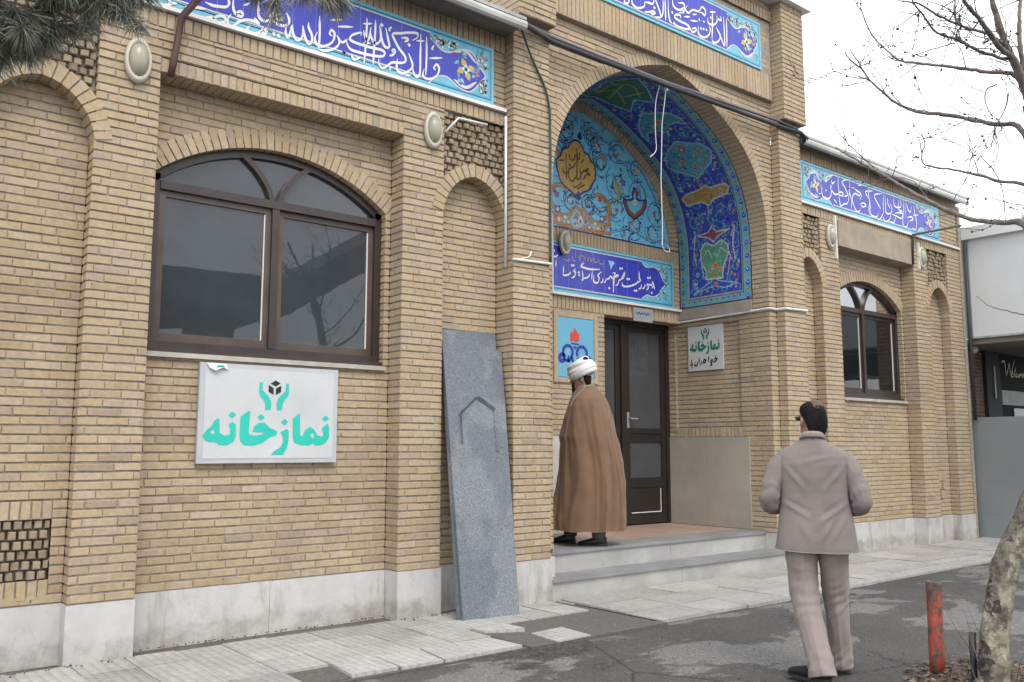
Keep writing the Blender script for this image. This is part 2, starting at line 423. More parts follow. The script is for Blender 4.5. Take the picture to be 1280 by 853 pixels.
def weave(mb, F, u0, u1, z0, z1, cw=.062, chh=.056, holes=None, dmax=.03, back=-.03, mort=1, deep=.05):
    """panel of small header bricks set checkerwise, each row shifted"""
    n = int((z1-z0)/chh); chh = (z1-z0)/n
    for i in range(n):
        a = z0+i*chh; zc = a+chh/2; u = u0-(.5*cw if i % 2 else 0)
        hs = holes(zc) if holes else []
        for x, y in sub_iv([(u0, u1)], hs):
            mb.add([F.p(x, a, back), F.p(y, a, back), F.p(y, a+chh, back), F.p(x, a+chh, back)], [(3,2,1,0) if F.flip else (0,1,2,3)], mort, .5)
        while u < u1:
            s, e = max(u, u0), min(u+cw, u1)
            if e-s > .02 and not any(s+.01 > h0 and e-.01 < h1 for h0, h1 in hs):
                brick1(mb, F, s+.008, e-.008, a+.007, a+chh-.007, back+deep+random.choice((-.018, -.006, .004, .010))+random.uniform(-.004, .004), deep, None, .005)
            u += cw
# ---------------------------------------------------------------- stroke and outline data (millimetres on each plane)
SIGN_POLYS=[([(0.4598,-0.0522),(0.4728,-0.0978),(0.475,-0.163),(0.4511,-0.2065),(0.4054,-0.2337),(0.362,-0.2337),(0.3348,-0.2174),(0.3076,-0.2337),(0.2533,-0.2337),(0.2207,-0.2261),(0.188,-0.212),(0.175,-0.1739),(0.1696,-0.0217),(0.2272,0.0272),(0.2337,-0.1522),(0.2533,-0.163),(0.275,-0.1087),(0.3076,-0.0848),(0.3457,-0.1033),(0.3728,-0.1522),(0.4076,-0.163),(0.4272,-0.1522),(0.4109,-0.0924)],[(0.3348,-0.1283),(0.3163,-0.1522),(0.3348,-0.1826),(0.3511,-0.1576)]),([(0.4413,0.013),(0.4685,-0.013),(0.438,-0.0413),(0.4109,-0.013)],None),([(0.125,-0.1033),(0.1413,-0.125),(0.1413,-0.2065),(0.1283,-0.2609),(0.1011,-0.3098),(0.0065,-0.3098),(0.0304,-0.2804),(0.0793,-0.25),(0.0989,-0.2065),(0.0935,-0.163),(0.0772,-0.1304)],None),([(0.1065,-0.0217),(0.1337,-0.0489),(0.1065,-0.0761),(0.0772,-0.0489)],None),([(-0.2326,-0.013),(-0.1685,0.038),(-0.163,0.0217),(-0.1674,-0.1467),(-0.1272,-0.1598),(-0.0783,-0.1522),(-0.0402,-0.1391),(-0.0728,-0.1326),(-0.1424,-0.1326),(-0.1293,-0.087),(-0.0946,-0.0598),(-0.0511,-0.0543),(-0.0076,-0.0978),(0.0522,-0.125),(0.0435,-0.1554),(-0.013,-0.1761),(-0.062,-0.2174),(-0.1272,-0.237),(-0.1978,-0.2337),(-0.2272,-0.2065),(-0.2359,-0.163)],None),([(-0.0783,0.0109),(-0.0489,-0.013),(-0.0783,-0.0413),(-0.1054,-0.013)],None),([(-0.2902,-0.0543),(-0.2663,-0.0761),(-0.2609,-0.163),(-0.2793,-0.2087),(-0.3228,-0.2348),(-0.3772,-0.2348),(-0.4152,-0.2087),(-0.4478,-0.212),(-0.4859,-0.1978),(-0.5011,-0.163),(-0.475,-0.1196),(-0.437,-0.087),(-0.4261,-0.0543),(-0.3913,-0.025),(-0.3859,-0.0543),(-0.3804,-0.1413),(-0.3446,-0.163),(-0.3087,-0.1522),(-0.3033,-0.1141),(-0.3196,-0.0761)],[(-0.4261,-0.112),(-0.45,-0.1359),(-0.4283,-0.1543),(-0.4152,-0.1359)]),([(-0.2957,0.025),(-0.2663,0.0),(-0.2957,-0.0304),(-0.3228,-0.0022)],None)]
SIGN_HANDS=[[(-0.0967,0.2609),(-0.075,0.263),(-0.0728,0.1978),(-0.0511,0.1793),(-0.013,0.1359),(-0.0033,0.0978),(-0.0076,0.0457),(-0.0489,0.0457),(-0.0489,0.087),(-0.0641,0.125),(-0.0924,0.1543),(-0.0989,0.1848)],[(0.1315,0.2609),(0.1098,0.263),(0.1076,0.1978),(0.0859,0.1793),(0.0478,0.1359),(0.038,0.0978),(0.0424,0.0457),(0.0837,0.0457),(0.0837,0.087),(0.0989,0.125),(0.1272,0.1543),(0.1337,0.1848)]]
SIGN_CUBE=[[(0.0272,0.2826),(0.0663,0.2587),(0.0272,0.2337),(-0.013,0.2554)],[(-0.0272,0.2446),(0.012,0.2196),(0.012,0.1652),(-0.0272,0.1902)],[(0.0293,0.2174),(0.0707,0.2413),(0.0707,0.1902),(0.0293,0.1652)]]
F_LEFT=[[(1780,4517),(1816,4513),(1853,4525),(1877,4546),(1913,4555)],[(1855,4602),(1854,4555),(1877,4546)],[(1964,4548),(2039,4569),(2123,4582)],[(2111,4634),(2167,4626),(2213,4633),(2259,4643),(2285,4664),(2290,4693),(2276,4723)],[(2321,4773),(2322,4669),(2333,4631),(2355,4610),(2389,4610),(2398,4631),(2380,4646),(2357,4631),(2348,4601)],[(2074,4505),(2119,4512),(2164,4531),(2198,4511),(2237,4513),(2266,4540),(2255,4564),(2216,4558),(2184,4534),(2171,4520)],[(2311,4603),(2286,4560),(2287,4519),(2311,4506),(2338,4524),(2377,4564),(2417,4588),(2458,4597)],[(2402,4702),(2446,4734)],[(2329,4518),(2368,4562),(2422,4593),(2477,4603),(2526,4590)],[(2490,4632),(2511,4610),(2533,4589)],[(2517,4826),(2518,4712),(2524,4657),(2553,4631),(2602,4643),(2637,4665),(2672,4694)],[(2579,4692),(2628,4708),(2686,4716),(2723,4703),(2701,4685),(2651,4676),(2615,4683),(2590,4692)],[(2637,4658),(2681,4639),(2732,4644),(2768,4670),(2770,4714),(2746,4757)],[(2458,4558),(2435,4527),(2452,4515)],[(2481,4502),(2535,4530),(2562,4563),(2587,4556),(2585,4534),(2556,4533),(2542,4535)],[(2746,4649),(2748,4584),(2768,4558),(2781,4594),(2794,4649),(2804,4678)],[(2801,4673),(2806,4609),(2838,4561),(2874,4579),(2891,4628),(2886,4692)],[(2889,4693),(2907,4611),(2935,4561),(2965,4577),(2967,4637),(2938,4694),(2937,4738)],[(3147,4684),(3123,4699),(3138,4734),(3166,4713),(3156,4650),(3110,4599),(3049,4569),(3007,4582),(2994,4623),(3015,4681)],[(3030,4819),(3035,4657),(3027,4537)],[(3186,4704),(3211,4666),(3196,4617),(3150,4573),(3089,4544),(3027,4537)],[(3128,4817),(3238,4856)],[(3192,4781),(3263,4803)],[(2664,4830),(2692,4843)],[(3214,4657),(3250,4667),(3281,4700),(3274,4683)],[(3274,4690),(3287,4649),(3320,4621),(3393,4620),(3475,4624),(3575,4638),(3626,4657),(3634,4690),(3599,4703),(3524,4696),(3432,4692),(3350,4694),(3305,4708),(3325,4748),(3365,4775),(3409,4796),(3406,4769)],[(3460,4939),(3458,4815),(3450,4659),(3440,4534)],[(3543,4950),(3541,4841),(3533,4668),(3527,4547)],[(3424,4879),(3511,4907)],[(3429,4822),(3447,4766),(3472,4743),(3488,4794),(3499,4874)],[(3496,4827),(3509,4777),(3548,4742),(3589,4778),(3596,4842),(3582,4916)],[(3587,4886),(3615,4770),(3650,4738),(3680,4758),(3665,4824),(3642,4911)],[(3428,4710),(3498,4731)],[(3702,4938),(3676,4910),(3690,4898)],[(3910,4879),(3959,4921),(3958,4957),(3882,4942),(3794,4909),(3712,4878),(3735,4822),(3779,4764),(3833,4717),(3843,4672),(3799,4644),(3712,4623),(3662,4578),(3620,4546),(3585,4568),(3580,4620)],[(3799,4869),(3852,4881),(3861,4864),(3826,4841)],[(3732,4719),(3710,4728),(3727,4741),(3737,4720),(3711,4689),(3681,4673)],[(3705,4582),(3688,4561),(3701,4557)],[(3321,4580),(3350,4546),(3414,4584)],[(3872,4752),(3904,4690),(3914,4645),(3879,4595),(3818,4555),(3766,4564),(3756,4616),(3764,4673)],[(3995,4964),(3993,4779),(3991,4618),(3969,4565),(3933,4578),(3910,4643)],[(3950,4887),(4032,4911)],[(3195,4783),(3331,4822)],[(3840,4545),(3898,4557)],[(4053,4956),(4056,4771),(4050,4600)],[(4154,4678),(4136,4697),(4163,4733),(4191,4704),(4174,4642),(4119,4591),(4055,4574),(4022,4601),(4035,4660)],[(4137,4904),(4115,4869),(4124,4855)],[(4084,4767),(4223,4811)]]
F_LEFT_DOT=[(2652,4551),(2688,4548),(3257,4578),(3603,4924),(3875,4828),(3256,4576)]
F_LEFT_CAP=[(4095,4960),(4142,4934),(4189,4899),(4236,4880),(4302,4887),(4379,4926),(4456,4957),(4535,4959),(4595,4918),(4626,4851),(4666,4820),(4707,4772),(4657,4708),(4607,4644),(4548,4587),(4489,4572),(4402,4590),(4334,4629),(4267,4652),(4183,4633),(4128,4589),(4078,4536)]
F_RIGHT=[[(10265,4782),(10250,4688),(10307,4632),(10416,4652),(10475,4719),(10471,4790),(10503,4858)],[(10346,4920),(10439,4959),(10560,4999)],[(10337,4908),(10380,4886),(10324,4855)],[(10467,4851),(10462,4789),(10514,4757),(10557,4734),(10641,4750),(10699,4792),(10773,4784),(10733,4746),(10640,4744)],[(10490,4918),(10513,4871),(10581,4915)],[(10651,5001),(10651,4876),(10660,4764)],[(10903,5003),(10846,4987),(10748,4942),(10818,4877),(10878,4804),(10865,4770),(10751,4739)],[(10933,5014),(10929,4855),(10877,4678),(10780,4640),(10693,4599),(10671,4662),(10659,4743)],[(10927,4834),(10967,4736),(10954,4587)],[(10970,4895),(11048,4909),(11142,4885),(11218,4867),(11176,4827),(11080,4841),(11019,4798),(10995,4741),(11027,4662),(11098,4590),(11177,4614),(11201,4672)],[(11218,4867),(11234,4827),(11190,4766)],[(11185,4711),(11285,4740),(11342,4718),(11261,4682),(11204,4704)],[(11544,4959),(11442,4940),(11350,4913),(11413,4838),(11447,4779),(11419,4688),(11431,4604)],[(11149,4966),(11269,4999)],[(11436,4994),(11425,4862)],[(10560,4647),(10603,4619)],[(11432,4984),(11432,4862),(11473,4687)],[(11360,4928),(11543,4962)],[(11398,4856),(11457,4757),(11448,4658),(11488,4605),(11624,4603),(11676,4673)],[(11796,4972),(11583,4908),(11665,4806),(11751,4735)],[(11831,4966),(11816,4808),(11804,4683),(11690,4578),(11621,4578)],[(11878,4968),(11887,4821),(11888,4709),(12007,4717),(12061,4789),(12022,4869)],[(11958,4945),(11949,4857),(12014,4793)],[(11787,4631),(11852,4573),(11974,4625),(12031,4721)],[(11971,4599),(12090,4594),(12173,4708)],[(12128,4976),(12139,4853),(12285,4853),(12340,4913),(12299,4995)],[(12259,4962),(12257,4823),(12378,4805)],[(12054,4713),(12173,4708),(12317,4694),(12374,4767),(12277,4776),(12152,4742)],[(12409,4989),(12390,4808),(12358,4612),(12454,4590),(12539,4692)],[(12458,4985),(12431,4726)],[(12492,4953),(12533,4870),(12606,4844),(12657,4969)],[(12494,4736),(12623,4770),(12670,4740),(12565,4697)],[(12707,4965),(12732,4840),(12768,4704),(12730,4595),(12630,4605)],[(12677,4805),(12846,4834)]]
F_RIGHT_DOT=[(10348,4747),(10551,4651)]
F_PORTAL=[[(6512,6120),(6516,6075),(6558,6073),(6580,6112),(6570,6132)],[(6623,6150),(6633,6098),(6686,6073),(6750,6086),(6817,6127),(6829,6187)],[(6829,6179),(6895,6193),(6950,6199),(6973,6235),(6969,6265)],[(6826,6068),(6914,6096),(6959,6119),(6992,6106),(6958,6083),(6914,6084)],[(6997,6275),(7040,6201),(7077,6133),(7081,6086),(6980,6058)],[(7128,6319),(7124,6188),(7105,6110),(7047,6067)],[(7162,6330),(7164,6201),(7166,6073)],[(7214,6348),(7215,6178),(7241,6089),(7287,6096),(7270,6106),(7344,6073),(7462,6077),(7558,6099)],[(7284,6371),(7294,6301),(7351,6271),(7422,6286),(7483,6338),(7472,6376),(7377,6353)],[(7424,6188),(7408,6220),(7337,6197),(7324,6160),(7382,6150),(7464,6143),(7560,6149)],[(7397,6245),(7492,6276)],[(7421,6142),(7494,6145),(7552,6128),(7580,6106),(7492,6079),(7419,6081)],[(7580,6106),(7624,6084),(7685,6118),(7678,6147),(7610,6116)],[(7425,6259),(7485,6298),(7487,6370),(7429,6381)],[(7539,6377),(7507,6316),(7558,6292),(7634,6352),(7739,6371),(7802,6443),(7862,6421),(7852,6356),(7800,6370),(7746,6358)],[(7632,6295),(7707,6325)],[(7482,6222),(7586,6255)],[(7584,6209),(7719,6241)],[(7732,6194),(7729,6101),(7803,6078),(7896,6117),(7946,6199),(7933,6257)],[(7995,6465),(7988,6285),(7973,6104)],[(7939,6426),(8058,6464)],[(7905,6342),(7918,6284),(8011,6292),(8077,6355),(8071,6416),(8094,6392),(8157,6396),(8143,6439)],[(8058,6276),(8102,6227),(8132,6184),(8082,6106),(8002,6071),(7973,6104)],[(8200,6457),(8206,6248),(8207,6091),(8147,6157),(8102,6216)],[(8255,6443),(8255,6263),(8251,6083)],[(7849,6272),(7811,6276)]]
F_PORTAL_DOT=[(6983,6166),(7279,6207),(7777,6172),(7823,6182),(7876,6188),(7960,6365),(7750,6272)]
F_PORTAL_CAP=[(8272,6464),(8319,6432),(8381,6388),(8463,6386),(8582,6445),(8682,6438),(8764,6387),(8795,6332),(8844,6281),(8789,6210),(8768,6139),(8698,6097),(8597,6089),(8500,6136),(8403,6160),(8321,6125),(8254,6063)]
F_DOOR=[[(6789,3689),(6784,3656)],[(6768,3599),(6809,3605),(6841,3633)],[(6809,3565),(6803,3478)],[(6912,3397),(6975,3401),(7028,3427),(7039,3453)],[(6929,3510),(6922,3406)],[(7049,3374),(7102,3405),(7119,3455),(7092,3467),(7119,3503)],[(7233,3493),(7242,3382),(7220,3379)],[(7242,3398),(7297,3408),(7341,3434),(7347,3467)],[(7397,3506),(7385,3391)],[(7532,3544),(7398,3526),(7298,3526),(7222,3536),(7217,3556),(7266,3586)],[(7430,3461),(7418,3395),(7451,3366),(7496,3380),(7513,3431),(7497,3470),(7560,3518)],[(7597,3383),(7620,3403),(7632,3437)],[(7540,3377),(7575,3397),(7581,3439)],[(7638,3438),(7678,3443),(7713,3480),(7747,3459),(7794,3523),(7748,3526)],[(7836,3495),(7793,3482),(7776,3454),(7755,3286)],[(7793,3370),(7840,3394),(7861,3444),(7943,3492),(7964,3562),(7929,3510),(7888,3457)],[(7765,3281),(7762,3442),(7796,3493),(7849,3509),(7835,3479)],[(7914,3431),(7927,3385),(8008,3385),(8118,3417),(8188,3454),(8195,3484)],[(8233,3606),(8231,3527),(8251,3491),(8201,3456)],[(8214,3380),(8256,3394),(8271,3445)],[(8283,3387),(8326,3412),(8334,3452)],[(8360,3377),(8396,3410),(8383,3458),(8362,3436)],[(8398,3459),(8454,3456),(8484,3489),(8477,3508)],[(8517,3404),(8497,3451),(8460,3413)],[(8504,3452),(8498,3491)]]
F_DOOR_DOT=[(7061,3531),(7088,3535),(7173,3461),(7178,3430),(7687,3328),(7884,3600),(7918,3604),(8010,3481),(8044,3485),(8144,3347),(8178,3351),(8393,3542),(8435,3548),(8462,3354)]
F_DOOR_GOLD=[[(6924,3589),(6955,3585),(6987,3581),(7019,3589),(7051,3614)],[(7067,3656),(7078,3609),(7104,3589),(7126,3600)],[(7121,3704),(7121,3631)],[(7159,3669),(7202,3626),(7180,3607)],[(7191,3657),(7235,3671),(7267,3659),(7256,3609),(7212,3587)],[(7290,3695),(7283,3613)],[(7311,3666),(7333,3620),(7344,3686)],[(7355,3672),(7388,3619),(7389,3676)],[(7411,3687),(7432,3617)],[(7444,3676),(7443,3618),(7488,3632),(7489,3665)],[(7511,3668),(7533,3614),(7567,3618),(7595,3614),(7596,3672)],[(7589,3596),(7594,3564)]]
F_DOOR_MAP=[(7676,3682),(7716,3671),(7768,3678),(7785,3647),(7750,3617),(7737,3583),(7714,3563),(7709,3612),(7681,3650)]
F_DOOR_CAP=[(8292,3731),(8333,3697),(8389,3680),(8504,3700),(8590,3671),(8646,3608),(8673,3552),(8731,3498),(8655,3430),(8610,3365),(8522,3311),(8436,3307),(8380,3320),(8280,3268)]
T_MED=[(7173,5109),(7236,5099),(7283,5062),(7314,4985),(7393,4966),(7424,4901),(7489,4866),(7504,4785),(7494,4687),(7420,4586),(7387,4532),(7307,4500),(7197,4426),(7088,4476),(6997,4517),(6936,4563),(6892,4685),(6870,4796),(6939,4869),(6970,4946),(7063,4990),(7094,5056)]
T_TXT=[[(7023,4911),(7022,4734),(7028,4595)],[(7070,4921),(7092,4855),(7155,4868),(7171,4930),(7233,4884),(7242,4970)],[(7200,5008),(7202,4866),(7191,4627)],[(6968,4723),(6983,4668),(7044,4680),(7068,4732),(7138,4770),(7170,4824)],[(7061,4789),(7107,4775)],[(7060,4695),(7074,4604),(7136,4593),(7168,4646),(7199,4629),(7262,4665),(7248,4769)],[(7279,4716),(7327,4761),(7422,4726),(7358,4720),(7309,4651)],[(7135,4534),(7166,4517),(7277,4597)],[(7213,4514),(7324,4582)],[(6915,4806),(6977,4824)],[(7280,4859),(7305,4899)],[(7295,4743),(7391,4798),(7358,4755)]]
T_RED=[[(6739,4154),(6813,4138),(6933,4135),(7055,4167),(7148,4230),(7192,4272),(7234,4239),(7304,4180),(7398,4143),(7543,4143),(7658,4198),(7734,4295),(7727,4390),(7662,4475),(7565,4505),(7499,4469)],[(6738,4034),(6842,4029),(6902,4015),(7008,4010),(7084,4045),(7145,3997),(7223,3998),(7302,4057),(7381,4034),(7476,4014),(7574,4041),(7672,4092),(7740,4175),(7775,4278),(7768,4373),(7728,4439),(7646,4496)],[(7191,4237),(7116,4143),(7100,4071),(7146,4032),(7208,4030),(7279,4076),(7279,4147),(7191,4237)]]
T_CAR=[(8214,4700),(8258,4644),(8234,4574),(8325,4550),(8430,4577),(8416,4493),(8344,4399),(8204,4303),(8093,4356),(8039,4443),(8018,4511),(8119,4521),(8199,4560),(8178,4629)]
T_LEAF=[[(7817,4747),(7918,4730),(7967,4629),(7931,4512),(7828,4456),(7889,4541),(7882,4637)]]
VAULT={'inner':[[(125,1238),(122,377),(1164,370),(1592,417)],[(125,1238),(1020,1210),(1560,1179)]],'outer':[[None,None,(976,243),(1542,221)],[None,(838,1390),(1379,1365)]],'vase':[[(338,943),(442,940),(604,1026),(730,1019),(821,935),(756,810),(816,679),(737,585),(633,578),(481,658),(320,688)]],'star':[[(1026,801),(934,754),(934,541),(876,724),(807,802),(873,878),(927,1054),(947,880)]],'cart':[[(1444,1161),(1493,1087),(1512,842),(1545,751),(1496,682),(1504,454),(1443,416),(1371,467),(1347,687),(1284,785),(1345,867),(1346,1118)]],'fan':[[(176,1144),(303,853),(381,813),(299,752),(223,445),(192,655),(236,817)]],'med':[[(2154,981),(2244,785),(2155,638),(2093,495),(1961,417),(1811,518),(1727,700),(1659,800),(1755,940),(1832,1069),(1919,1146),(2042,1117)]],'crest':[[(2851,860),(2783,831),(2701,602),(2584,507),(2429,481),(2509,585),(2522,701),(2393,801),(2484,903),(2501,1064),(2381,1139),(2491,1162),(2642,1094)]],'green':[[(3391,1201),(3239,1077),(3113,1064),(2910,841),(3054,703),(3217,608),(3380,502),(3566,697)]]}
WELCOME=[[(16176,2832),(16241,2872),(16302,2850),(16320,2744),(16340,2613)],[(16340,2613),(16436,2751),(16503,2862)],[(16503,2862),(16501,2754),(16516,2622)],[(16516,2622),(16613,2761),(16731,2930)],[(16534,2645),(16609,2674),(16604,2706),(16548,2671),(16559,2612),(16631,2622)],[(16631,2622),(16719,2723),(16748,2779),(16698,2722),(16671,2617)],[(16793,2673),(16729,2659),(16723,2620),(16785,2627)],[(16854,2670),(16808,2641),(16846,2622),(16892,2650),(16854,2670)],[(16898,2624),(16916,2673),(16946,2666),(16945,2627)],[(16951,2660),(16985,2677),(16992,2629)],[(17017,2652),(17073,2673),(17054,2685),(17007,2656),(17034,2627),(17089,2643)]]
PLANE=[[(5353,-3933,-32,121.5),(5397,-3919,110,117.4),(5445,-3914,279,113.3),(5504,-3929,498,109.1),(5555,-3958,669,105.0),(5605,-4002,838,100.8),(5654,-4058,1001,96.7),(5704,-4128,1233,92.5),(5742,-4210,1653,88.4),(5735,-4273,2120,84.3),(5676,-4295,2587,80.1),(5572,-4299,3051,76.0),(5480,-4299,3369,71.8)],[(5492,-4291,3326,35.9),(5416,-4280,3499,33.1),(5340,-4254,3642,30.4),(5284,-4241,3740,27.6),(5220,-4238,3858,24.9),(5174,-4237,3935,22.1),(5113,-4249,4046,19.3),(5057,-4271,4152,16.6)],[(5505,-4283,3283,27.6),(5330,-4293,3562,25.3),(5210,-4257,3639,22.9),(5122,-4255,3668,20.5),(5007,-4243,3743,18.2),(4913,-4237,3777,15.8),(4825,-4237,3801,13.4),(4725,-4245,3850,11.0)],[(5492,-4291,3326,22.1),(5412,-4284,3671,20.1),(5419,-4281,3785,18.1),(5424,-4286,3905,16.1),(5438,-4291,4001,14.1),(5433,-4308,4142,12.2)],[(5533,-4313,3232,18.8),(5444,-4239,3539,17.3),(5415,-4103,3609,15.8),(5394,-3984,3668,14.3),(5349,-3826,3735,12.8),(5325,-3708,3784,11.3),(5311,-3610,3830,9.8),(5293,-3544,3914,8.3),(5252,-3470,4031,6.9),(5203,-3433,4194,5.4),(5198,-3426,4299,3.9)],[(5653,-4303,2583,22.1),(5502,-4237,3210,20.3),(5461,-4091,3298,18.6),(5427,-3958,3367,16.8),(5379,-3801,3435,15.0),(5352,-3678,3478,13.3),(5313,-3572,3561,11.5),(5276,-3490,3664,9.7),(5249,-3427,3759,8.0),(5218,-3381,3876,6.2),(5200,-3339,3968,4.4)],[(5275,-3413,3764,5.0),(5269,-3320,3801,4.4),(5230,-3201,3872,3.9),(5222,-3071,3858,3.3),(5203,-2961,3889,2.8),(5195,-2906,3964,2.2)],[(5190,-3224,3853,3.3),(5230,-3303,3865,3.1),(5278,-3388,3863,2.9),(5351,-3484,3816,2.7),(5379,-3551,3828,2.4),(5387,-3588,3851,2.2)],[(5687,-4296,2397,27.6),(5674,-4138,2706,25.7),(5720,-4004,2759,23.8),(5749,-3834,2812,21.9),(5775,-3684,2895,20.0),(5784,-3523,3008,18.1),(5797,-3381,3121,16.2),(5818,-3258,3228,14.3),(5852,-3153,3312,12.4),(5858,-3014,3425,10.4),(5876,-2894,3522,8.5),(5909,-2794,3604,6.6)],[(5589,-4310,2858,16.6),(5613,-4177,2941,14.8),(5635,-4029,3000,13.1),(5657,-3902,3075,11.4),(5666,-3749,3148,9.6),(5657,-3570,3226,7.9),(5703,-3532,3331,6.2),(5751,-3500,3436,4.4)],[(5525,-4295,3236,17.7),(5356,-4292,3569,16.3),(5270,-4231,3612,14.9),(5183,-4162,3648,13.4),(5101,-4116,3686,12.0),(5029,-4082,3713,10.6),(4941,-4022,3745,9.2),(4850,-4001,3815,7.8),(4772,-3991,3866,6.4),(4707,-3991,3898,5.0)],[(5276,-4249,3689,13.3),(5173,-4220,3723,12.0),(5067,-4176,3743,10.7),(4958,-4126,3764,9.4),(4838,-4075,3800,8.1),(4717,-4034,3840,6.8),(4609,-3986,3845,5.5)],[(4874,-4162,3724,8.8),(4853,-4166,3769,7.4),(4825,-4183,3840,5.9),(4805,-4190,3884,4.4)],[(4898,-4139,3652,6.1),(4888,-4162,3693,5.3),(4911,-4165,3646,4.6),(4936,-4185,3611,3.9)],[(4989,-4098,3672,5.0),(4970,-3987,3671,4.3),(4955,-3887,3666,3.6),(4961,-3868,3698,2.9),(4950,-3898,3814,2.2)],[(4997,-3867,3686,5.0),(5161,-3861,3712,3.9),(5321,-3840,3732,2.8)],[(5236,-3579,3904,3.9),(5223,-3614,3967,3.1),(5200,-3671,4068,2.4),(5208,-3728,4107,1.7)],[(5400,-3973,3683,4.4),(5197,-4047,3684,3.6),(4982,-4102,3691,2.8)],[(5370,-4220,3433,5.0),(5420,-4170,3351,4.4),(5455,-4110,3294,3.9),(5505,-4048,3183,3.3)],[(5330,-4174,3492,6.6),(5317,-4119,3470,5.7),(5333,-4100,3407,4.7),(5366,-4115,3336,3.7),(5392,-4145,3297,2.8)],[(5313,-4104,3465,3.9),(5277,-4052,3500,3.3),(5249,-4024,3539,2.8),(5226,-3992,3562,2.2)],[(5330,-4093,3408,3.3),(5309,-4042,3410,2.5),(5274,-3961,3412,1.7)],[(5691,-3538,3326,6.6),(5686,-3564,3375,4.7),(5654,-3556,3455,2.8)],[(5646,-4294,2785,5.0),(5646,-4156,2818,4.2),(5627,-4001,2888,3.5),(5614,-3877,2966,2.8)],[(5496,-3988,3138,4.4),(5551,-4042,3032,4.1),(5595,-4064,2906,3.7),(5631,-4051,2748,3.3)],[(5580,-3775,2929,3.3),(5524,-3883,3026,3.1),(5465,-3988,3118,2.9),(5403,-4066,3174,2.8)],[(5721,-4265,2110,6.6),(5704,-4092,2167,5.7),(5715,-3995,2204,4.7),(5724,-3897,2243,3.7),(5731,-3812,2320,2.8)],[(5903,-3214,3255,5.5),(5882,-3272,3409,3.6),(5833,-3266,3535,1.7)],[(5937,-3108,3341,7.2),(5847,-2992,3506,5.9),(5813,-2935,3591,4.7),(5771,-2882,3698,3.5),(5762,-2857,3759,2.2)],[(5771,-2958,3576,5.0),(5730,-2955,3676,3.3),(5707,-2982,3770,1.7)],[(5858,-3014,3425,3.3),(5924,-3152,3449,2.5),(5960,-3208,3427,1.7)],[(5959,-3441,3057,5.5),(5947,-3340,3226,4.7),(5943,-3195,3282,3.9),(5946,-3037,3290,3.0),(5932,-2886,3347,2.2)],[(5871,-3482,3033,4.4),(5848,-3484,3114,3.0),(5870,-3559,3158,1.7)],[(5463,-3703,3525,3.3),(5425,-3687,3600,2.5),(5384,-3659,3665,1.7)]]
# ---------------------------------------------------------------- the ground
XC = 7.29
gm, t, b = nmat('old_asphalt'); p = pos(t)
c = ramp(t, noise_n(t, 130, 4, .75, p), [(.3, (.050, .048, .048)), (.7, (.112, .108, .105))])
c = mix(t, c, ramp(t, noise_n(t, .8, 6, .6, p), [(.3, .78), (.7, 1.2)]), 1., 'MULTIPLY')
patch = ramp(t, noise_n(t, .95, 9, .62, mapping(t, p, (.75, 1.5, 1)), .35), [(.53, 0.), (.555, 1.)])
c = mix(t, c, ramp(t, noise_n(t, 60, 4, .7, p), [(.3, (.155, .152, .15)), (.7, (.225, .22, .215))]), mix(t, 0., patch, .85))
sp_ = N(t, 'TexVoronoi'); sp_.inputs['Scale'].default_value = 110; t.links.new(p, sp_.inputs['Vector']); sc_ = N(t, 'SeparateColor'); t.links.new(sp_.outputs['Color'], sc_.inputs[0])
c = mix(t, c, ramp(t, sc_.outputs[0], [(0., .55), (.7, 1.), (.92, 1.1), (1., 2.1)]), .8, 'MULTIPLY')
ck = N(t, 'TexVoronoi', feature='DISTANCE_TO_EDGE'); ck.inputs['Scale'].default_value = .55; t.links.new(mix(t, p, noise_n(t, 1.6, 7, .7, p), .9, 'ADD'), ck.inputs['Vector'])
c = mix(t, c, .018, ramp(t, ck.outputs['Distance'], [(0., .9), (.008, 0.)]))
t.links.new(c, b.inputs['Base Color']); b.inputs['Roughness'].default_value = .85
bump(t, b, mix(t, noise_n(t, 150, 4, .8, p), sc_.outputs[0], .5), .7, .008)
M['asphalt'] = gm
M['patch'] = plain('bare_mortar_bed', (.105, .10, .095), .95, .3, 30, .5, 150)
def paver_mat(name, c0, ribs=True):
    m, t, b = nmat(name); p = pos(t)
    n = noise_n(t, 22, 5, .65, p)
    a = N(t, 'Attribute'); a.attribute_name = 'rnd'
    col = mix(t, ramp(t, n, [(.3, tuple(x*.74 for x in c0)), (.7, tuple(x*1.08 for x in c0))]), ramp(t, a.outputs['Fac'], [(0., .78), (1., 1.12)]), 1., 'MULTIPLY')
    col = mix(t, col, ramp(t, noise_n(t, 1.6, 7, .7, p), [(.45, 1.), (.72, .6)]), .7, 'MULTIPLY')
    t.links.new(col, b.inputs['Base Color']); b.inputs['Roughness'].default_value = .8
    if ribs:
        w = N(t, 'TexWave', wave_type='BANDS', bands_direction='X'); w.inputs['Scale'].default_value = 5.; w.inputs['Distortion'].default_value = .4
        w.inputs['Detail'].default_value = 1; t.links.new(p, w.inputs['Vector'])
        dk = ramp(t, w.outputs['Fac'], [(0., .62), (.35, 1.)])
        t.links.new(mix(t, col, dk, .45, 'MULTIPLY'), b.inputs['Base Color'])
        bump(t, b, w.outputs['Fac'], .5, .006)
    else: bump(t, b, noise_n(t, 60, 5, .7, p), .3, .005)
    return m
M['paver'] = paver_mat('ribbed_concrete_paver', (.42, .415, .40))
M['flag'] = paver_mat('worn_concrete_flag', (.40, .39, .375), False)
mb = MB(); mb.add([(-300, -300, -.03), (400, -300, -.03), (400, 300, -.03), (-300, 300, -.03)], [(0,1,2,3)])
tag(mb.build('ground', M['asphalt']), kind='structure')
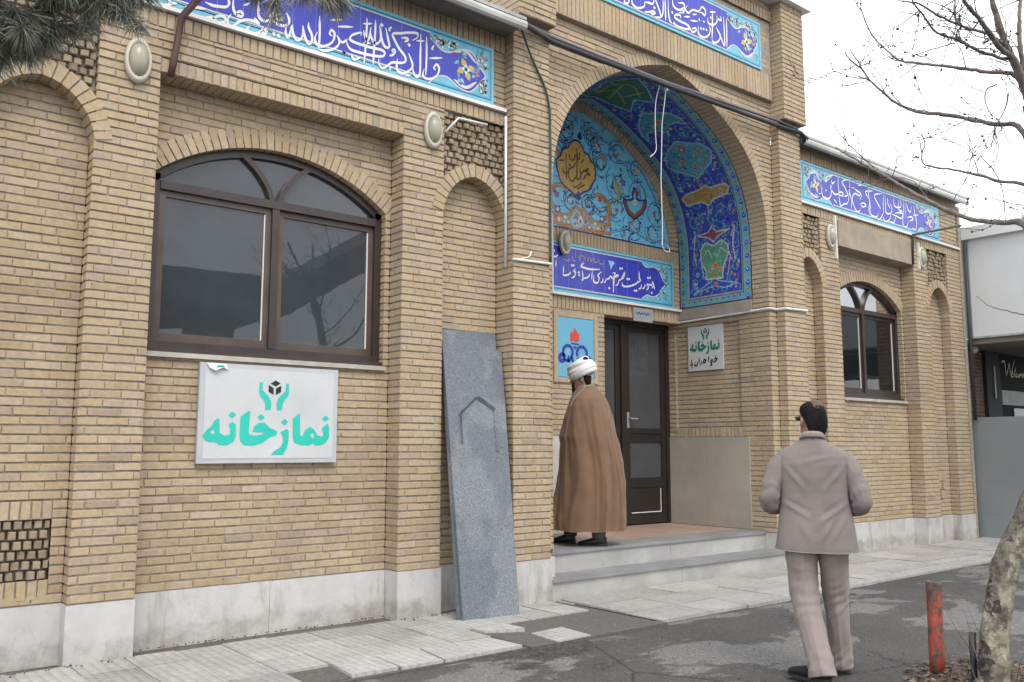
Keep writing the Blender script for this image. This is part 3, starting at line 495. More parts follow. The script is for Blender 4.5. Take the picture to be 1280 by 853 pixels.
# pavement: bed sheet and the tiles still lying in it
mb = MB(); mb.box((-6, -1.32, -.028), (5.5, .3, -.012)); tag(mb.build('pavement_bed', M['patch']), kind='structure')
mb = MB(); TX, TY = .325, .33
for j in range(4):
    for i in range(-24, 22):
        x0 = 2.43+(i-4)*TX+(.0 if j < 3 else .0); y1 = -j*TY+.0; y0 = y1-TY
        xm, ym = x0+TX/2, (y0+y1)/2
        if x0 < -5.5 or x0+TX > 5.46: continue
        if y0 < -1.1 and 2.42 < xm: continue              # the outer row is broken up here: gap and loose slabs
        if xm > 4.42 and ym < -.62 : continue
        if xm > 4.10 and ym < -.66: continue
        if xm > 4.75 and ym < -.33-.33*.9: continue
        r = random.random(); tz = random.uniform(-.004, .004); tl = random.uniform(-.003, .003)
        g = .003; z = .004+tz
        q1 = [(x0+g, y0+g, z-tl), (x0+TX-g, y0+g, z+tl), (x0+TX-g, y1-g, z+tl*.5), (x0+g, y1-g, z-tl*.5)]
        q0 = [(a, b_, -.026) for a, b_, _ in q1]
        mb.hexa(q0, q1, 0, r*.9+.05)
tag(mb.build('pavement', M['paver']), kind='structure')
# older flags in front of the steps and along the right wing
mb = MB(); random.seed(21)
x = 5.5
while x < 14.4:
    w = random.choice((.42, .62, .8, .5)); e = min(x+w, 14.4)
    ye = -1.34+.0*(x-5.5)+(.24 if x > 8.6 else 0)*min(1, (x-8.4)/.8)+random.uniform(-.03, .03)
    rows = [(-.02 if x > 9 else -.135), -.52+random.uniform(-.05, .05), -.93+random.uniform(-.05, .05), ye]
    for a, c_ in zip(rows, rows[1:]):
        if a-c_ < .08: continue
        if 9.0 < x < 14 and random.random() < .03: continue
        z = random.uniform(.0, .012); g = random.uniform(.002, .006); k = random.uniform(-.012, .012)
        mb.hexa([(x+g, c_+g, -.026), (e-g, c_+g+k, -.026), (e-g, a-g, -.026), (x+g, a-g, -.026)],
                [(x+g, c_+g, z), (e-g, c_+g+k, z+random.uniform(-.004, .004)), (e-g, a-g, z), (x+g, a-g, z)], 0, random.uniform(.1, .95))
    x = e
mb.box((5.47, -1.3, -.028), (14.4, .22, -.006), 0, .45)
tag(mb.build('flagstone_path', M['flag']), kind='structure')
# loose slabs
def loose(pts, z, label, grp=None):
    mb = MB(); c = Vector((sum(p[0] for p in pts)/len(pts), sum(p[1] for p in pts)/len(pts), 0))
    n = len(pts); tp = [(p[0], p[1], z+(p[2] if len(p) > 2 else 0)) for p in pts]
    bt = [(p[0], p[1], q[2]-.034) for p, q in zip(pts, tp)]
    mb.add(bt+tp, [tuple(range(n-1, -1, -1)), tuple(range(n, 2*n))]+[(i, (i+1) % n, n+(i+1) % n, n+i) for i in range(n)], 0, random.uniform(.6, .95))
    o = mb.build('paving_slab', M['paver']); tag(o, label, 'paving slab', grp)
LG = 'loose concrete paving slabs at the broken pavement edge'
loose([(2.765, -.99), (3.085, -.985), (3.06, -1.325), (2.735, -1.32)], .006, 'ribbed concrete slab at the pavement edge, right beside the empty gap', LG)
loose([(3.10, -.985), (3.43, -.98), (3.39, -1.345), (3.075, -1.335)], .003, 'ribbed concrete edge slab, second to the right of the empty gap', LG)
loose([(3.45, -.975), (4.03, -1.0), (4.06, -1.335), (3.40, -1.35)], .005, 'longest ribbed concrete slab lying along the broken pavement edge', LG)
loose([(4.10, -.70), (4.42, -.66), (4.385, -.97, .012), (4.12, -.82)], .012, 'broken triangular paving slab below the leaning granite slab', LG)
loose([(4.37, -1.06), (4.70, -1.035), (4.675, -1.385), (4.335, -1.40)], .002, 'lone square paving slab sitting by itself on the bare mortar bed', LG)
mb = MB(); mb.box((4.1, -1.40, -.029), (5.5, -.34, -.006)); mb.box((2.36, -1.36, -.029), (4.1, -.98, -.016))
tag(mb.build('pavement_patch', M['patch']), kind='structure')
# ---------------------------------------------------------------- the prayer hall
random.seed(5)
HALL = thing('prayer_hall', 'single storey tan brick prayer hall with tiled arched portal and blue calligraphy friezes', 'building', (7.29, 1, 0))
BM = [M['brick'], M['mortar']]
WINS = [2.845, 11.645]
def wing(x0, x1, niches, bay, wx, left):
    mb = MB(); b0, b1 = bay
    arch = {n: arch_pts((n[0]+n[1])/2, (n[1]-n[0])/2, 3.43, 3.80, 'pt') for n in niches}
    def holes(z):
        h = []
        if z < (4.135 if left else 4.36): h.append(bay)
        for n in niches:
            if z < 4.345: h.append(n)
        return h
    bricks(mb, front(0), x0, x1, Z_BASE, 4.36, holes)
    if left:
        soldiers(mb, front(0), x0, x1, 4.36, 4.475)
        n = round((b1-b0)/.062); w = (b1-b0)/n
        soldiers(mb, front(0), b0, b1, 4.03, 4.135)
        for k in range(n): mb.box((b0+k*w+.005, .014, 4.031), (b0+(k+1)*w-.005, .2, 4.13), 0, random.random()*.9+.05)
        mb.box((b0, .008, 4.036), (b1, .2, 4.13), 1, .5)
    else:
        soldiers(mb, front(0), x0, x1, 4.36, 4.475)
    for n in niches:
        A = arch[n]; h = hole_from(A, .055)
        full = n[1] > 4.9 and n[1] < 5
        voussoirs(mb, 0, offset(A, .002), .115, .14)
        wv = MB(); weave(wv, front(.022), n[0], n[1], 3.46, 4.36, .066, .060, lambda z, h=hole_from(A, .085): h(z) if z > 3.43 else [n], deep=.045, back=-.05)
        wv.build('woven_panel', [M['brick_grey'], M['mortar']], HALL)
        bricks(mb, front(.14), n[0], n[1], Z_BASE, 3.84, (lambda z: [(.84, 1.335)] if .405 < z < 1.03 else []) if n[0] < 1 else None)
        bricks(mb, side(n[0], 1), 0, .14, Z_BASE, 3.44); bricks(mb, side(n[0], 1), 0, .08, 3.44, 4.36)
        if abs(n[1]-4.963) > .01: bricks(mb, side(n[1], -1), 0, .08, 3.44, 4.36)
        if abs(n[1]-4.963) > .01: bricks(mb, side(n[1], -1), 0, .14, Z_BASE, 3.44)
    for sx in (-1, 1): mb.box((wx+sx*1.0-.04, .204, 3.33), (wx+sx*1.0+.04, .30, 3.43), 0, .4)
    # window bay, set back
    A = arch_pts(wx, .965, 3.36, 3.707); hh = hole_from(A, .075)
    def wh(z):
        if z < 2.05: return []
        return hh(z)
    bricks(mb, front(.2), b0, b1, Z_BASE, 4.06, wh)
    voussoirs(mb, .2, A, .15, .1)
    bricks(mb, side(b0, 1), 0, .2, Z_BASE, 4.06); bricks(mb, side(b1, -1), 0, .2, Z_BASE, 4.06)
    bricks(mb, side(wx-.965, 1), .2, .30, 2.05, 3.37); bricks(mb, side(wx+.965, -1), .2, .30, 2.05, 3.37)
    soldiers(mb, front(0), x0, x1, 5.07, 5.235, 0.)
    bricks(mb, front(.012), x0, x1, 4.475, 5.07)
    mb.build('wing_wall', BM, HALL)
    if not left:
        c = MB(); c.box((b0, -.012, 4.05), (b1, .2, 4.40)); c.build('lintel', plain('brown_cement', (.33, .28, .22), .9, .15, 5, .3, 80, dirt=.3), HALL)
    return A
NI_L = [(.74, 1.42), (4.27, 4.963)]; NI_R = [(9.627, 10.21), (13.08, 13.72)]
wing(.30, 4.963, NI_L, (1.83, 3.858), WINS[0], True)
wing(9.627, 14.15, NI_R, (10.63, 12.655), WINS[1], False)
# vents low in the niches
mb = MB(); vb_ = MB(); weave(vb_, front(.135), .84, 1.335, .53, .91, .060, .063, back=-.05, deep=.05); vb_.build('vent_panel', [M['brick_grey'], plain('dark_mortar', (.16, .135, .11), .95, .3, 20)], HALL)
soldiers(mb, front(.138), .84, 1.335, .91, 1.03); mb.build('vent_surround', BM, HALL); mb = MB(); soldiers(mb, front(.138), .84, 1.335, .405, .53)
mb.build('vent_surround', BM, HALL)
mb = MB(); weave(mb, front(.128), 13.2, 13.55, .62, 1.0, .09, .12, back=-.03, deep=.04); mb.build('vent_panel', BM, HALL)
# end walls and the rest of the volume
mb = MB(); bricks(mb, side(14.15, 1), 0, 2.0, Z_BASE, 5.2); bricks(mb, side(.30, -1), 0, 2.0, Z_BASE, 5.2)
mb.box((.32, 1.95, 0), (14.13, 8.5, 5.19), 1, .5); mb.box((.32, .33, 0), (.40, 1.95, 5.19), 1, .5); mb.box((14.05, .33, 0), (14.13, 1.95, 5.19), 1, .5)
mb.build('rear_wall', BM, HALL)
mb = MB(); mb.box((.2, -.30, 5.235), (4.95, 8.6, 5.30)); mb.box((9.64, -.16, 5.235), (14.15, 8.6, 5.30)); mb.box((4.95, 1.95, 5.235), (9.64, 8.6, 5.30))
mb.build('roof', M['eave'], HALL)
for x0, x1 in ((.2, 4.945), (9.645, 14.17)):
    mb = MB(); n = 10; ey = 0 if x0 < 5 else .14
    prof = [(-.345, 5.255), (-.352, 5.225), (-.345, 5.195), (-.325, 5.18), (-.30, 5.185), (-.285, 5.205), (-.28, 5.235)]
    prof += [(a+.006, z+.004) for a, z in reversed(prof)]
    mb.loft([[(x0, a+ey, z) for a, z in prof], [(x1, a+ey, z) for a, z in prof]]); mb.build('gutter', plain('weathered_gutter', (.46, .46, .44), .45, .12, 4, dirt=.5), HALL)
    mb = MB(); mb.add([(x0, -.335+ey, 5.27), (x1, -.335+ey, 5.27), (x1, .25, 5.43), (x0, .25, 5.43), (x0, -.335+ey, 5.302), (x1, -.335+ey, 5.302), (x1, .25, 5.46), (x0, .25, 5.46)],
                      [(3,2,1,0),(4,5,6,7),(0,1,5,4),(1,2,6,5),(2,3,7,6),(3,0,4,7)]); mb.build('roof_flashing', M['flash'], HALL)
# plinth slabs
def plinth(x0, x1, y, dep=.1, z1=.375, z0=-.01):
    mb = MB(); j = lambda: random.uniform(-.0015, .0015)
    mb.box((x0+.0015, y-.016+j(), z0), (x1-.0015, y+dep, z1-.002+j())); mb.build('plinth_slab', M['stone'], HALL)
for x0, x1, y in ((.30, .74, 0), (.74, 1.42, .14), (1.41, 1.834, 0), (1.834, 2.86, .2), (2.86, 3.85, .2), (3.85, 4.276, 0), (4.276, 4.955, .14),
                  (9.635, 10.21, .14), (10.21, 10.636, 0), (10.636, 11.55, .2), (11.55, 12.648, .2), (12.648, 13.086, 0), (13.086, 13.715, .14), (13.715, 14.156, 0)):
    plinth(x0, x1, y, .2 if y == 0 else .05)
plinth(4.957, 5.409, -.12, .1); plinth(9.174, 9.633, -.12, .1)
plinth(5.405, 5.54, 0, .36, .375); plinth(9.036, 9.176, 0, .36, .375)
# ---------------------------------------------------------------- portal
PROF = [(9.04, 3.9), (9.01, 4.2), (8.91, 4.52), (8.74, 4.82), (8.47, 5.08), (8.11, 5.31), (7.71, 5.5), (7.29, 5.62)]
half = spline(PROF, 8)
FARCH = [(2*XC-x, z) for x, z in half]+[(x, z) for x, z in half[-2::-1]]       # left spring to right spring
mb = MB(); fo = hole_from(FARCH, .06)
bricks(mb, front(0), 5.403, 9.18, Z_BASE+CH, 5.66, lambda z: fo(z))
for a, c_ in ((4.963, 5.403), (9.18, 9.627)):
    bricks(mb, front(-.12), a, c_, Z_BASE, 5.385)
    bricks(mb, front(-.22), a-.008, c_+.01, 5.40, 6.92)
    bricks(mb, side(a-.008, -1), -.22, .9, 5.42, 6.92); bricks(mb, side(c_+.01, 1), -.22, .9, 5.42, 6.92)
    mb.box((a, -.115, 5.37), (c_, .25, 6.9), 1, .5); mb.box((a-.004, -.21, 5.402), (c_+.006, 1.2, 6.9), 1, .5)
    bricks(mb, side(c_, 1), -.12, 0 if c_ < 6 else .14, Z_BASE, 5.385)
    bricks(mb, side(a, -1), -.12, .14 if a < 6 else 0, Z_BASE, 5.385)
voussoirs(mb, 0, FARCH, .13, .24, .058)
bricks(mb, side(9.04, -1), 0, .24, 1.45, 3.9); bricks(mb, side(9.04, -1), 0, .345, Z_BASE, 1.46); bricks(mb, side(5.54, 1), 0, .24, .40, 3.9)
# parapet carrying the upper frieze
F = front(-.07)
soldiers(mb, F, 5.41, 9.155, 5.66, 5.975, 0., .058); bricks(mb, front(-.055), 5.41, 9.155, 5.975, 6.66)
soldiers(mb, front(-.09), 5.41, 9.155, 6.68, 6.82, 0., .06); bricks(mb, front(-.07), 5.41, 9.155, 6.80, 6.92)
mb.box((5.41, -.055, 5.664), (9.155, .3, 6.9), 1, .5); mb.box((5.0, .3, 5.75), (9.6, 1.9, 6.9), 1, .5)
mb.box((5.41, -.068, 5.655), (9.155, .0, 5.668), 1, .5)
mb.build('portal', BM, HALL)
mb = MB(); mb.box((4.87, -.30, 6.92), (9.73, 2.0, 6.99)); mb.build('coping', M['white'], HALL)
# porch walls
mb = MB()
ph = lambda z: [(.45, 1.49)] if 1.51 < z < 2.95 else []
bricks(mb, side(9.04, -1), .24, 1.65, 1.45, 3.06, ph); bricks(mb, side(9.075, -1), .45, 1.49, 1.60, 2.97)
soldiers(mb, Face((9.04, 0, 0), (0,1,0), (-1,0,0)), .45, 1.49, 1.51, 1.625)
bricks(mb, side(5.54, 1), .24, 1.4, 1.45, 3.2); mb.box((5.3, .24, .0), (5.525, 1.6, 5.4), 1, .5); mb.box((9.1, .24, .0), (9.4, 1.9, 5.4), 1, .5)
mb.box((9.05, .44, 1.45), (9.1, .452, 2.97), 1, .4); mb.box((9.05, 1.488, 1.45), (9.1, 1.5, 2.97), 1, .4)
pf = lambda z: [(6.83, 7.44)] if 2.17 < z < 2.92 else []
bricks(mb, front(1.39), 5.54, 7.62, 1.45, 3.0, pf); bricks(mb, side(7.62, 1), 1.39, 1.66, .40, 3.0)
soldiers(mb, front(1.39), 5.54, 9.04, 3.0, 3.155)
mb.box((7.62, 1.405, 3.004), (9.04, 1.66, 3.15), 1, .5); mb.box((5.54, 1.45, .4), (7.61, 1.9, 3.1), 1, .5)
n = 24
for k in range(n): mb.box((7.62+k*1.42/n+.004, 1.392, 3.0), (7.62+(k+1)*1.42/n-.004, 1.65, 3.06), 0, random.random()*.9+.05)
soldiers(mb, front(1.39), 5.54, 9.04, 3.805, 3.972, 0., .056)
bricks(mb, front(1.39), 8.895, 9.04, 3.19, 3.81); bricks(mb, front(1.39), 5.54, 5.69, 3.19, 3.81)
TYH = spline([(8.855, 3.98), (8.845, 4.15), (8.75, 4.50), (8.56, 4.80), (8.28, 5.06), (7.93, 5.28), (7.60, 5.42), (7.29, 5.50)], 6)
TYMP = [(2*XC-x, z) for x, z in TYH]+[(x, z) for x, z in TYH[-2::-1]]
voussoirs(mb, 1.39, TYMP, .17, .03, .056)
mb.box((5.5, 1.50, 3.1), (9.1, 1.9, 5.7), 1, .5)
mb.build('porch_wall', BM, HALL)
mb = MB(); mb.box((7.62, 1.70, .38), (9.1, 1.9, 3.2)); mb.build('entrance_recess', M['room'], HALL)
# poster frame and pale trims
mb = MB()
for a, c_ in (((6.78, 1.372, 2.13), (6.84, 1.42, 2.97)), ((7.43, 1.372, 2.13), (7.49, 1.42, 2.97)), ((6.84, 1.374, 2.905), (7.43, 1.42, 2.97)), ((6.84, 1.374, 2.13), (7.43, 1.42, 2.19))): mb.box(a, c_, 0, .5)
mb.build('poster_surround', M['brick_pale'], HALL)
mb = MB(); mb.box((5.545, 1.345, 3.157), (9.035, 1.41, 3.187)); mb.build('trim', M['white'], HALL)
mb = MB(); mb.hexa([(9.0, .245, 3.04), (9.0, 1.52, 3.04), (9.05, 1.52, 3.04), (9.05, .245, 3.04)], [(9.025, .245, 3.19), (9.025, 1.385, 3.19), (9.05, 1.385, 3.19), (9.05, .245, 3.19)]); mb.build('tile_ledge', M['cement'], HALL)
for x0, x1, y in ((.31, 4.955, 0), (9.64, 14.14, 0)):
    mb = MB(); mb.box((x0, y-.034, 4.486), (x1, y+.02, 4.518)); mb.build('frieze_ledge', M['white'], HALL)
# dado
for q in (((9.022, .345, .40), (9.055, 1.0, 1.505)), ((9.022, 1.003, .40), (9.055, 1.648, 1.505))):
    mb = MB(); mb.box(*q); mb.build('dado_slab', M['dado'], HALL)
for x0, x1 in ((5.55, 6.2), (6.203, 6.9), (6.903, 7.615)):
    mb = MB(); mb.box((x0, 1.372, .40), (x1, 1.42, 1.505)); mb.build('dado_slab', M['stone'], HALL)
# landing and steps
mb = MB(); mb.box((5.545, .18, .2), (9.035, 1.75, .385)); mb.box((5.545, .18, -.02), (9.035, 1.75, .19)); mb.build('landing', M['landing'], HALL)
for (x0, x1, y0, y1, z0, z1) in ((5.408, 7.2, -.118, .16, -.02, .158), (7.204, 9.172, -.118, .16, -.02, .158), (5.55, 7.35, .165, .19, .19, .36), (7.354, 9.03, .165, .19, .19, .36)):
    mb = MB(); mb.box((x0, y0, z0), (x1, y1, z1)); mb.build('step_riser', M['step'], HALL)
for (x0, x1, y0, y1, z0, z1) in ((5.406, 7.0, -.145, .18, .160, .192), (7.003, 9.174, -.145, .18, .160, .192), (5.55, 6.6, .145, .50, .362, .395), (6.603, 8.0, .145, .50, .362, .395), (8.003, 9.03, .145, .50, .362, .395)):
    mb = MB(); mb.box((x0, y0, z0), (x1, y1, z1)); o = mb.build('step_tread', M['tread'], HALL)
mb = MB(); nx = 9
for i in range(nx):
    for k in range(3):
        x0 = 5.55+i*(3.48/nx); y0 = .503+k*.415
        mb.box((x0+.0015, y0+.0015, .38), (x0+3.48/nx-.0015, y0+.4135, .394+random.uniform(0, .0015)), 0, .5)
mb.build('floor_tiles', M['landing'], HALL)
# ---------------------------------------------------------------- windows
def seg_bar(mb, pts, w, y0, y1):
    """flat bar of width w following pts in the x-z plane"""
    P = spline(pts, 6) if len(pts) > 2 else pts; a = offset(P, w/2); c_ = offset(P, -w/2)
    for k in range(len(P)-1):
        q = [a[k], a[k+1], c_[k+1], c_[k]]
        mb.hexa([(p[0], y0, p[1]) for p in q], [(p[0], y1, p[1]) for p in q])
M['sash'] = plain('brown_sash', (.085, .058, .046), .42, .25, 5, dirt=.3)
def window(xc, glass, sashm):
    A = arch_pts(xc, .962, 3.355, 3.703)
    mb = MB(); y0, y1 = .268, .325
    mb.box((xc-.962, y0, 2.06), (xc-.90, y1, 3.37)); mb.box((xc+.90, y0, 2.06), (xc+.962, y1, 3.37))
    mb.box((xc-.90, y0, 2.06), (xc+.90, y1, 2.135)); mb.box((xc-.90, y0-.012, 3.255), (xc+.90, y1, 3.318))
    mb.box((xc-.03, y0-.006, 2.135), (xc+.03, y1, 3.255))
    mb.box((xc-.965, y0-.05, 2.05), (xc+.965, y0-.002, 2.085))
    inn = offset(A, -.055); out_ = offset(A, .07)
    for k in range(len(A)-1):
        mb.add([(q[0], .292, q[1]) for q in (A[k], A[k+1], out_[k+1], out_[k])], [(0,1,2,3)])
    mb.box((xc-1.03, .292, 3.2), (xc-.955, .3, 3.40)); mb.box((xc+.955, .292, 3.2), (xc+1.03, .3, 3.40))
    for k in range(len(A)-1):
        q = [A[k], A[k+1], inn[k+1], inn[k]]
        mb.hexa([(p[0], y0, p[1]) for p in reversed(q)], [(p[0], y1, p[1]) for p in reversed(q)])
    o = mb.build('window', M['frame'], HALL)
    mb = MB()
    seg_bar(mb, [(xc-.30, 3.655), (xc-.17, 3.55), (xc-.07, 3.42), (xc-.03, 3.31)], .042, y0-.004, y1)
    seg_bar(mb, [(xc+.30, 3.655), (xc+.17, 3.55), (xc+.07, 3.42), (xc+.03, 3.31)], .042, y0-.004, y1)
    mb.build('glazing_bar', M['frame'], o)
    for a, c_, yy in ((xc-.90, xc-.03, .285), (xc+.03, xc+.90, .296)):
        s = MB(); w = .048
        s.box((a, yy, 2.135), (a+w, yy+.03, 3.255)); s.box((c_-w, yy, 2.135), (c_, yy+.03, 3.255))
        s.box((a+w, yy, 2.135), (c_-w, yy+.03, 2.135+w*1.3)); s.box((a+w, yy, 3.255-w), (c_-w, yy+.03, 3.255))
        s.build('sash', sashm, o)
        g = MB(); g.add([(a+w, yy+.016, 2.135+w), (c_-w, yy+.016, 2.135+w), (c_-w, yy+.016, 3.255-w), (a+w, yy+.016, 3.255-w)], [(0,1,2,3)]); g.build('pane', glass, o)
        s = MB(); s.box((c_-w-.008, yy+.004, 2.19), (c_-w, yy+.017, 3.2)); s.box((a+w, yy+.004, 2.19), (c_-w, yy+.017, 2.198)); s.build('gasket', M['white'], o)
    g = MB(); pts = [(x, z) for x, z in offset(A, -.05)]; pts = [(xc-.91, 3.31)]+[p for p in pts if p[1] > 3.31]+[(xc+.91, 3.31)]
    g.poly(pts, lambda a, b_, l: (a, .305, b_)); g.build('pane', glass, o)
    s = MB(); s.box((xc-.972, .165, 2.012), (xc+.972, .27, 2.047)); s.build('window_sill', M['sill'], HALL)
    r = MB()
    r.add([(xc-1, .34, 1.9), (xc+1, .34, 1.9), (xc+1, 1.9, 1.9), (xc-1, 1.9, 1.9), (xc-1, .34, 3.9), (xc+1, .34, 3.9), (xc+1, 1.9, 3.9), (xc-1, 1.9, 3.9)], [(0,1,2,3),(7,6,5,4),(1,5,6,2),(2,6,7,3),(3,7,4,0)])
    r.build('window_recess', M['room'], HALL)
    return o
window(WINS[0], M['glass'], M['sash'])
window(WINS[1], M['glass_clear'], M['frame'])
# ---------------------------------------------------------------- entrance door
mb = MB(); Y0, Y1 = 1.60, 1.67
for q in (((7.63, Y0, .395), (7.70, Y1, 3.0)), ((8.965, Y0, .395), (9.035, Y1, 3.0)), ((7.70, Y0, 2.93), (8.965, Y1, 3.0)), ((8.115, Y0-.01, .395), (8.20, Y1, 2.93))): mb.box(*q)
D = mb.build('entrance_door', M['door'], HALL)
def leaf(x0, x1, nm):
    m = MB(); y0, y1 = 1.615, 1.655; w = .085
    m.box((x0, y0, .41), (x0+w, y1, 2.925)); m.box((x1-w, y0, .41), (x1, y1, 2.925))
    for a, c_ in ((2.87, 2.925), (1.555, 1.62), (1.445, 1.50), (.87, .99), (.41, .535)): m.box((x0+w, y0, a), (x1-w, y1, c_))
    m.box((x0+w, y0+.012, 1.50), (x1-w, y1-.01, 1.555)); m.box((x0+w, y0+.015, .535), (x1-w, y1-.01, .87))
    o = m.build('door_leaf', M['door'], D)
    for a, c_ in ((1.62, 2.87), (.99, 1.445)):
        g = MB(); g.add([(x0+w, y0+.02, a), (x1-w, y0+.02, a), (x1-w, y0+.02, c_), (x0+w, y0+.02, c_)], [(0,1,2,3)]); g.build('pane', M['glass_door'], D)
    if nm:
        h = MB(); h.tube([(x0+.045, y0, 1.74), (x0+.045, y0-.05, 1.74), (x0+.045+.12, y0-.055, 1.735)], .011, 8); h.box((x0+.025, y0-.008, 1.62), (x0+.065, y0, 1.82)); h.build('handle', M['flash'], D)
        s = MB(); s.box((x0+w+.02, y0+.008, .545), (x1-w-.02, y0+.014, .556)); s.box((x1-w-.03, y0+.008, .556), (x1-w-.02, y0+.014, .85)); s.build('edge_strip', M['white'], D)
leaf(7.70, 8.115, False); leaf(8.20, 8.965, True)
# ---------------------------------------------------------------- glazed tile work
def ribbon(mb, pts, w, fn, lvl, mat, nib=None, taper=True, n=5):
    """calligraphic stroke: pts in plan units; width follows the pen angle"""
    P = spline(pts, n) if len(pts) > 2 else [tuple(pts[0]), tuple(((pts[0][0]+pts[1][0])/2, (pts[0][1]+pts[1][1])/2)), tuple(pts[1])]
    A, B = [], []; m = len(P)
    for i, p in enumerate(P):
        a = P[max(i-1, 0)]; c = P[min(i+1, m-1)]; tx, tz = c[0]-a[0], c[1]-a[1]; l = math.hypot(tx, tz) or 1e-6; tx /= l; tz /= l
        ww = w if nib is None else w*(.52+.48*abs(tx*math.sin(nib)-tz*math.cos(nib)))
        if taper: ww *= min(1, .35+.65*min(i, m-1-i)/(m*.14+.5))
        A.append((p[0]-tz*ww/2, p[1]+tx*ww/2)); B.append((p[0]+tz*ww/2, p[1]-tx*ww/2))
    vs = [fn(*q, lvl) for q in A]+[fn(*q, lvl) for q in B]
    mb.add(vs, [(i+m, i+1+m, i+1, i) for i in range(m-1)], mat)
def disc(mb, c, r, fn, lvl, mat, n=10, ry=None, rot=0.):
    ry = ry or r; v = []
    for k in range(n):
        a = 2*math.pi*k/n; x, z = r*math.cos(a), ry*math.sin(a)
        v.append(fn(c[0]+x*math.cos(rot)-z*math.sin(rot), c[1]+x*math.sin(rot)+z*math.cos(rot), lvl))
    mb.add(v, [tuple(range(n))], mat)
def dia(mb, c, r, fn, lvl, mat):
    mb.add([fn(c[0], c[1]-r, lvl), fn(c[0]+r, c[1], lvl), fn(c[0], c[1]+r, lvl), fn(c[0]-r, c[1], lvl)], [(0,1,2,3)], mat)
def leafp(mb, c, l, w, rot, fn, lvl, mat):
    P = [(0, 0), (.25, .5), (.55, .42), (1, 0), (.55, -.42), (.25, -.5)]
    mb.add([fn(c[0]+l*x*math.cos(rot)-w*z*math.sin(rot), c[1]+l*x*math.sin(rot)+w*z*math.cos(rot), lvl) for x, z in P], [tuple(range(6))], mat)
def flower(mb, c, r, fn, lvl, cols, n=5, rot=0.):
    for k in range(n):
        a = rot+2*math.pi*k/n; leafp(mb, (c[0]+.25*r*math.cos(a), c[1]+.25*r*math.sin(a)), r*.8, r*.62, a, fn, lvl, TI[cols[0]])
    disc(mb, c, r*.36, fn, lvl+1, TI[cols[1]], 8)
def scrolls(mb, rnd, inside, box, fn, lvl, k, cols=('navy', 'white', 'green', 'pink', 'yellow')):
    """small arabesque twigs, leaves and buds kept where inside(x, z) holds"""
    n = 0; tries = 0
    while n < k and tries < k*30:
        tries += 1
        x, z = rnd.uniform(box[0], box[1]), rnd.uniform(box[2], box[3])
        if not inside(x, z): continue
        n += 1; a = rnd.uniform(0, 6.28); r = rnd.uniform(.025, .05); pts = []
        for i in range(7):
            t = i/6; aa = a+t*3.6; pts.append((x+r*(1-t*.6)*math.cos(aa), z+r*(1-t*.6)*math.sin(aa)))
        if all(inside(*q) for q in pts):
            ribbon(mb, pts, .0065, fn, lvl, TI[cols[0]])
            for q, c in ((pts[0], cols[2]), (pts[3], cols[1]), (pts[-1], cols[3])):
                leafp(mb, q, .034, .018, rnd.uniform(0, 6.28), fn, lvl+1, TI[c])
            if rnd.random() < .4: disc(mb, (x, z), .011, fn, lvl+1, TI[rnd.choice(cols[1:])], 6)
def mm(l): return [(a/1000, c/1000) for a, c in l]
def pip(poly):
    P = list(poly)
    def f(x, z):
        c = False; j = len(P)-1
        for i in range(len(P)):
            if (P[i][1] > z) != (P[j][1] > z) and x < (P[j][0]-P[i][0])*(z-P[i][1])/(P[j][1]-P[i][1])+P[i][0]: c = not c
            j = i
        return c
    return f
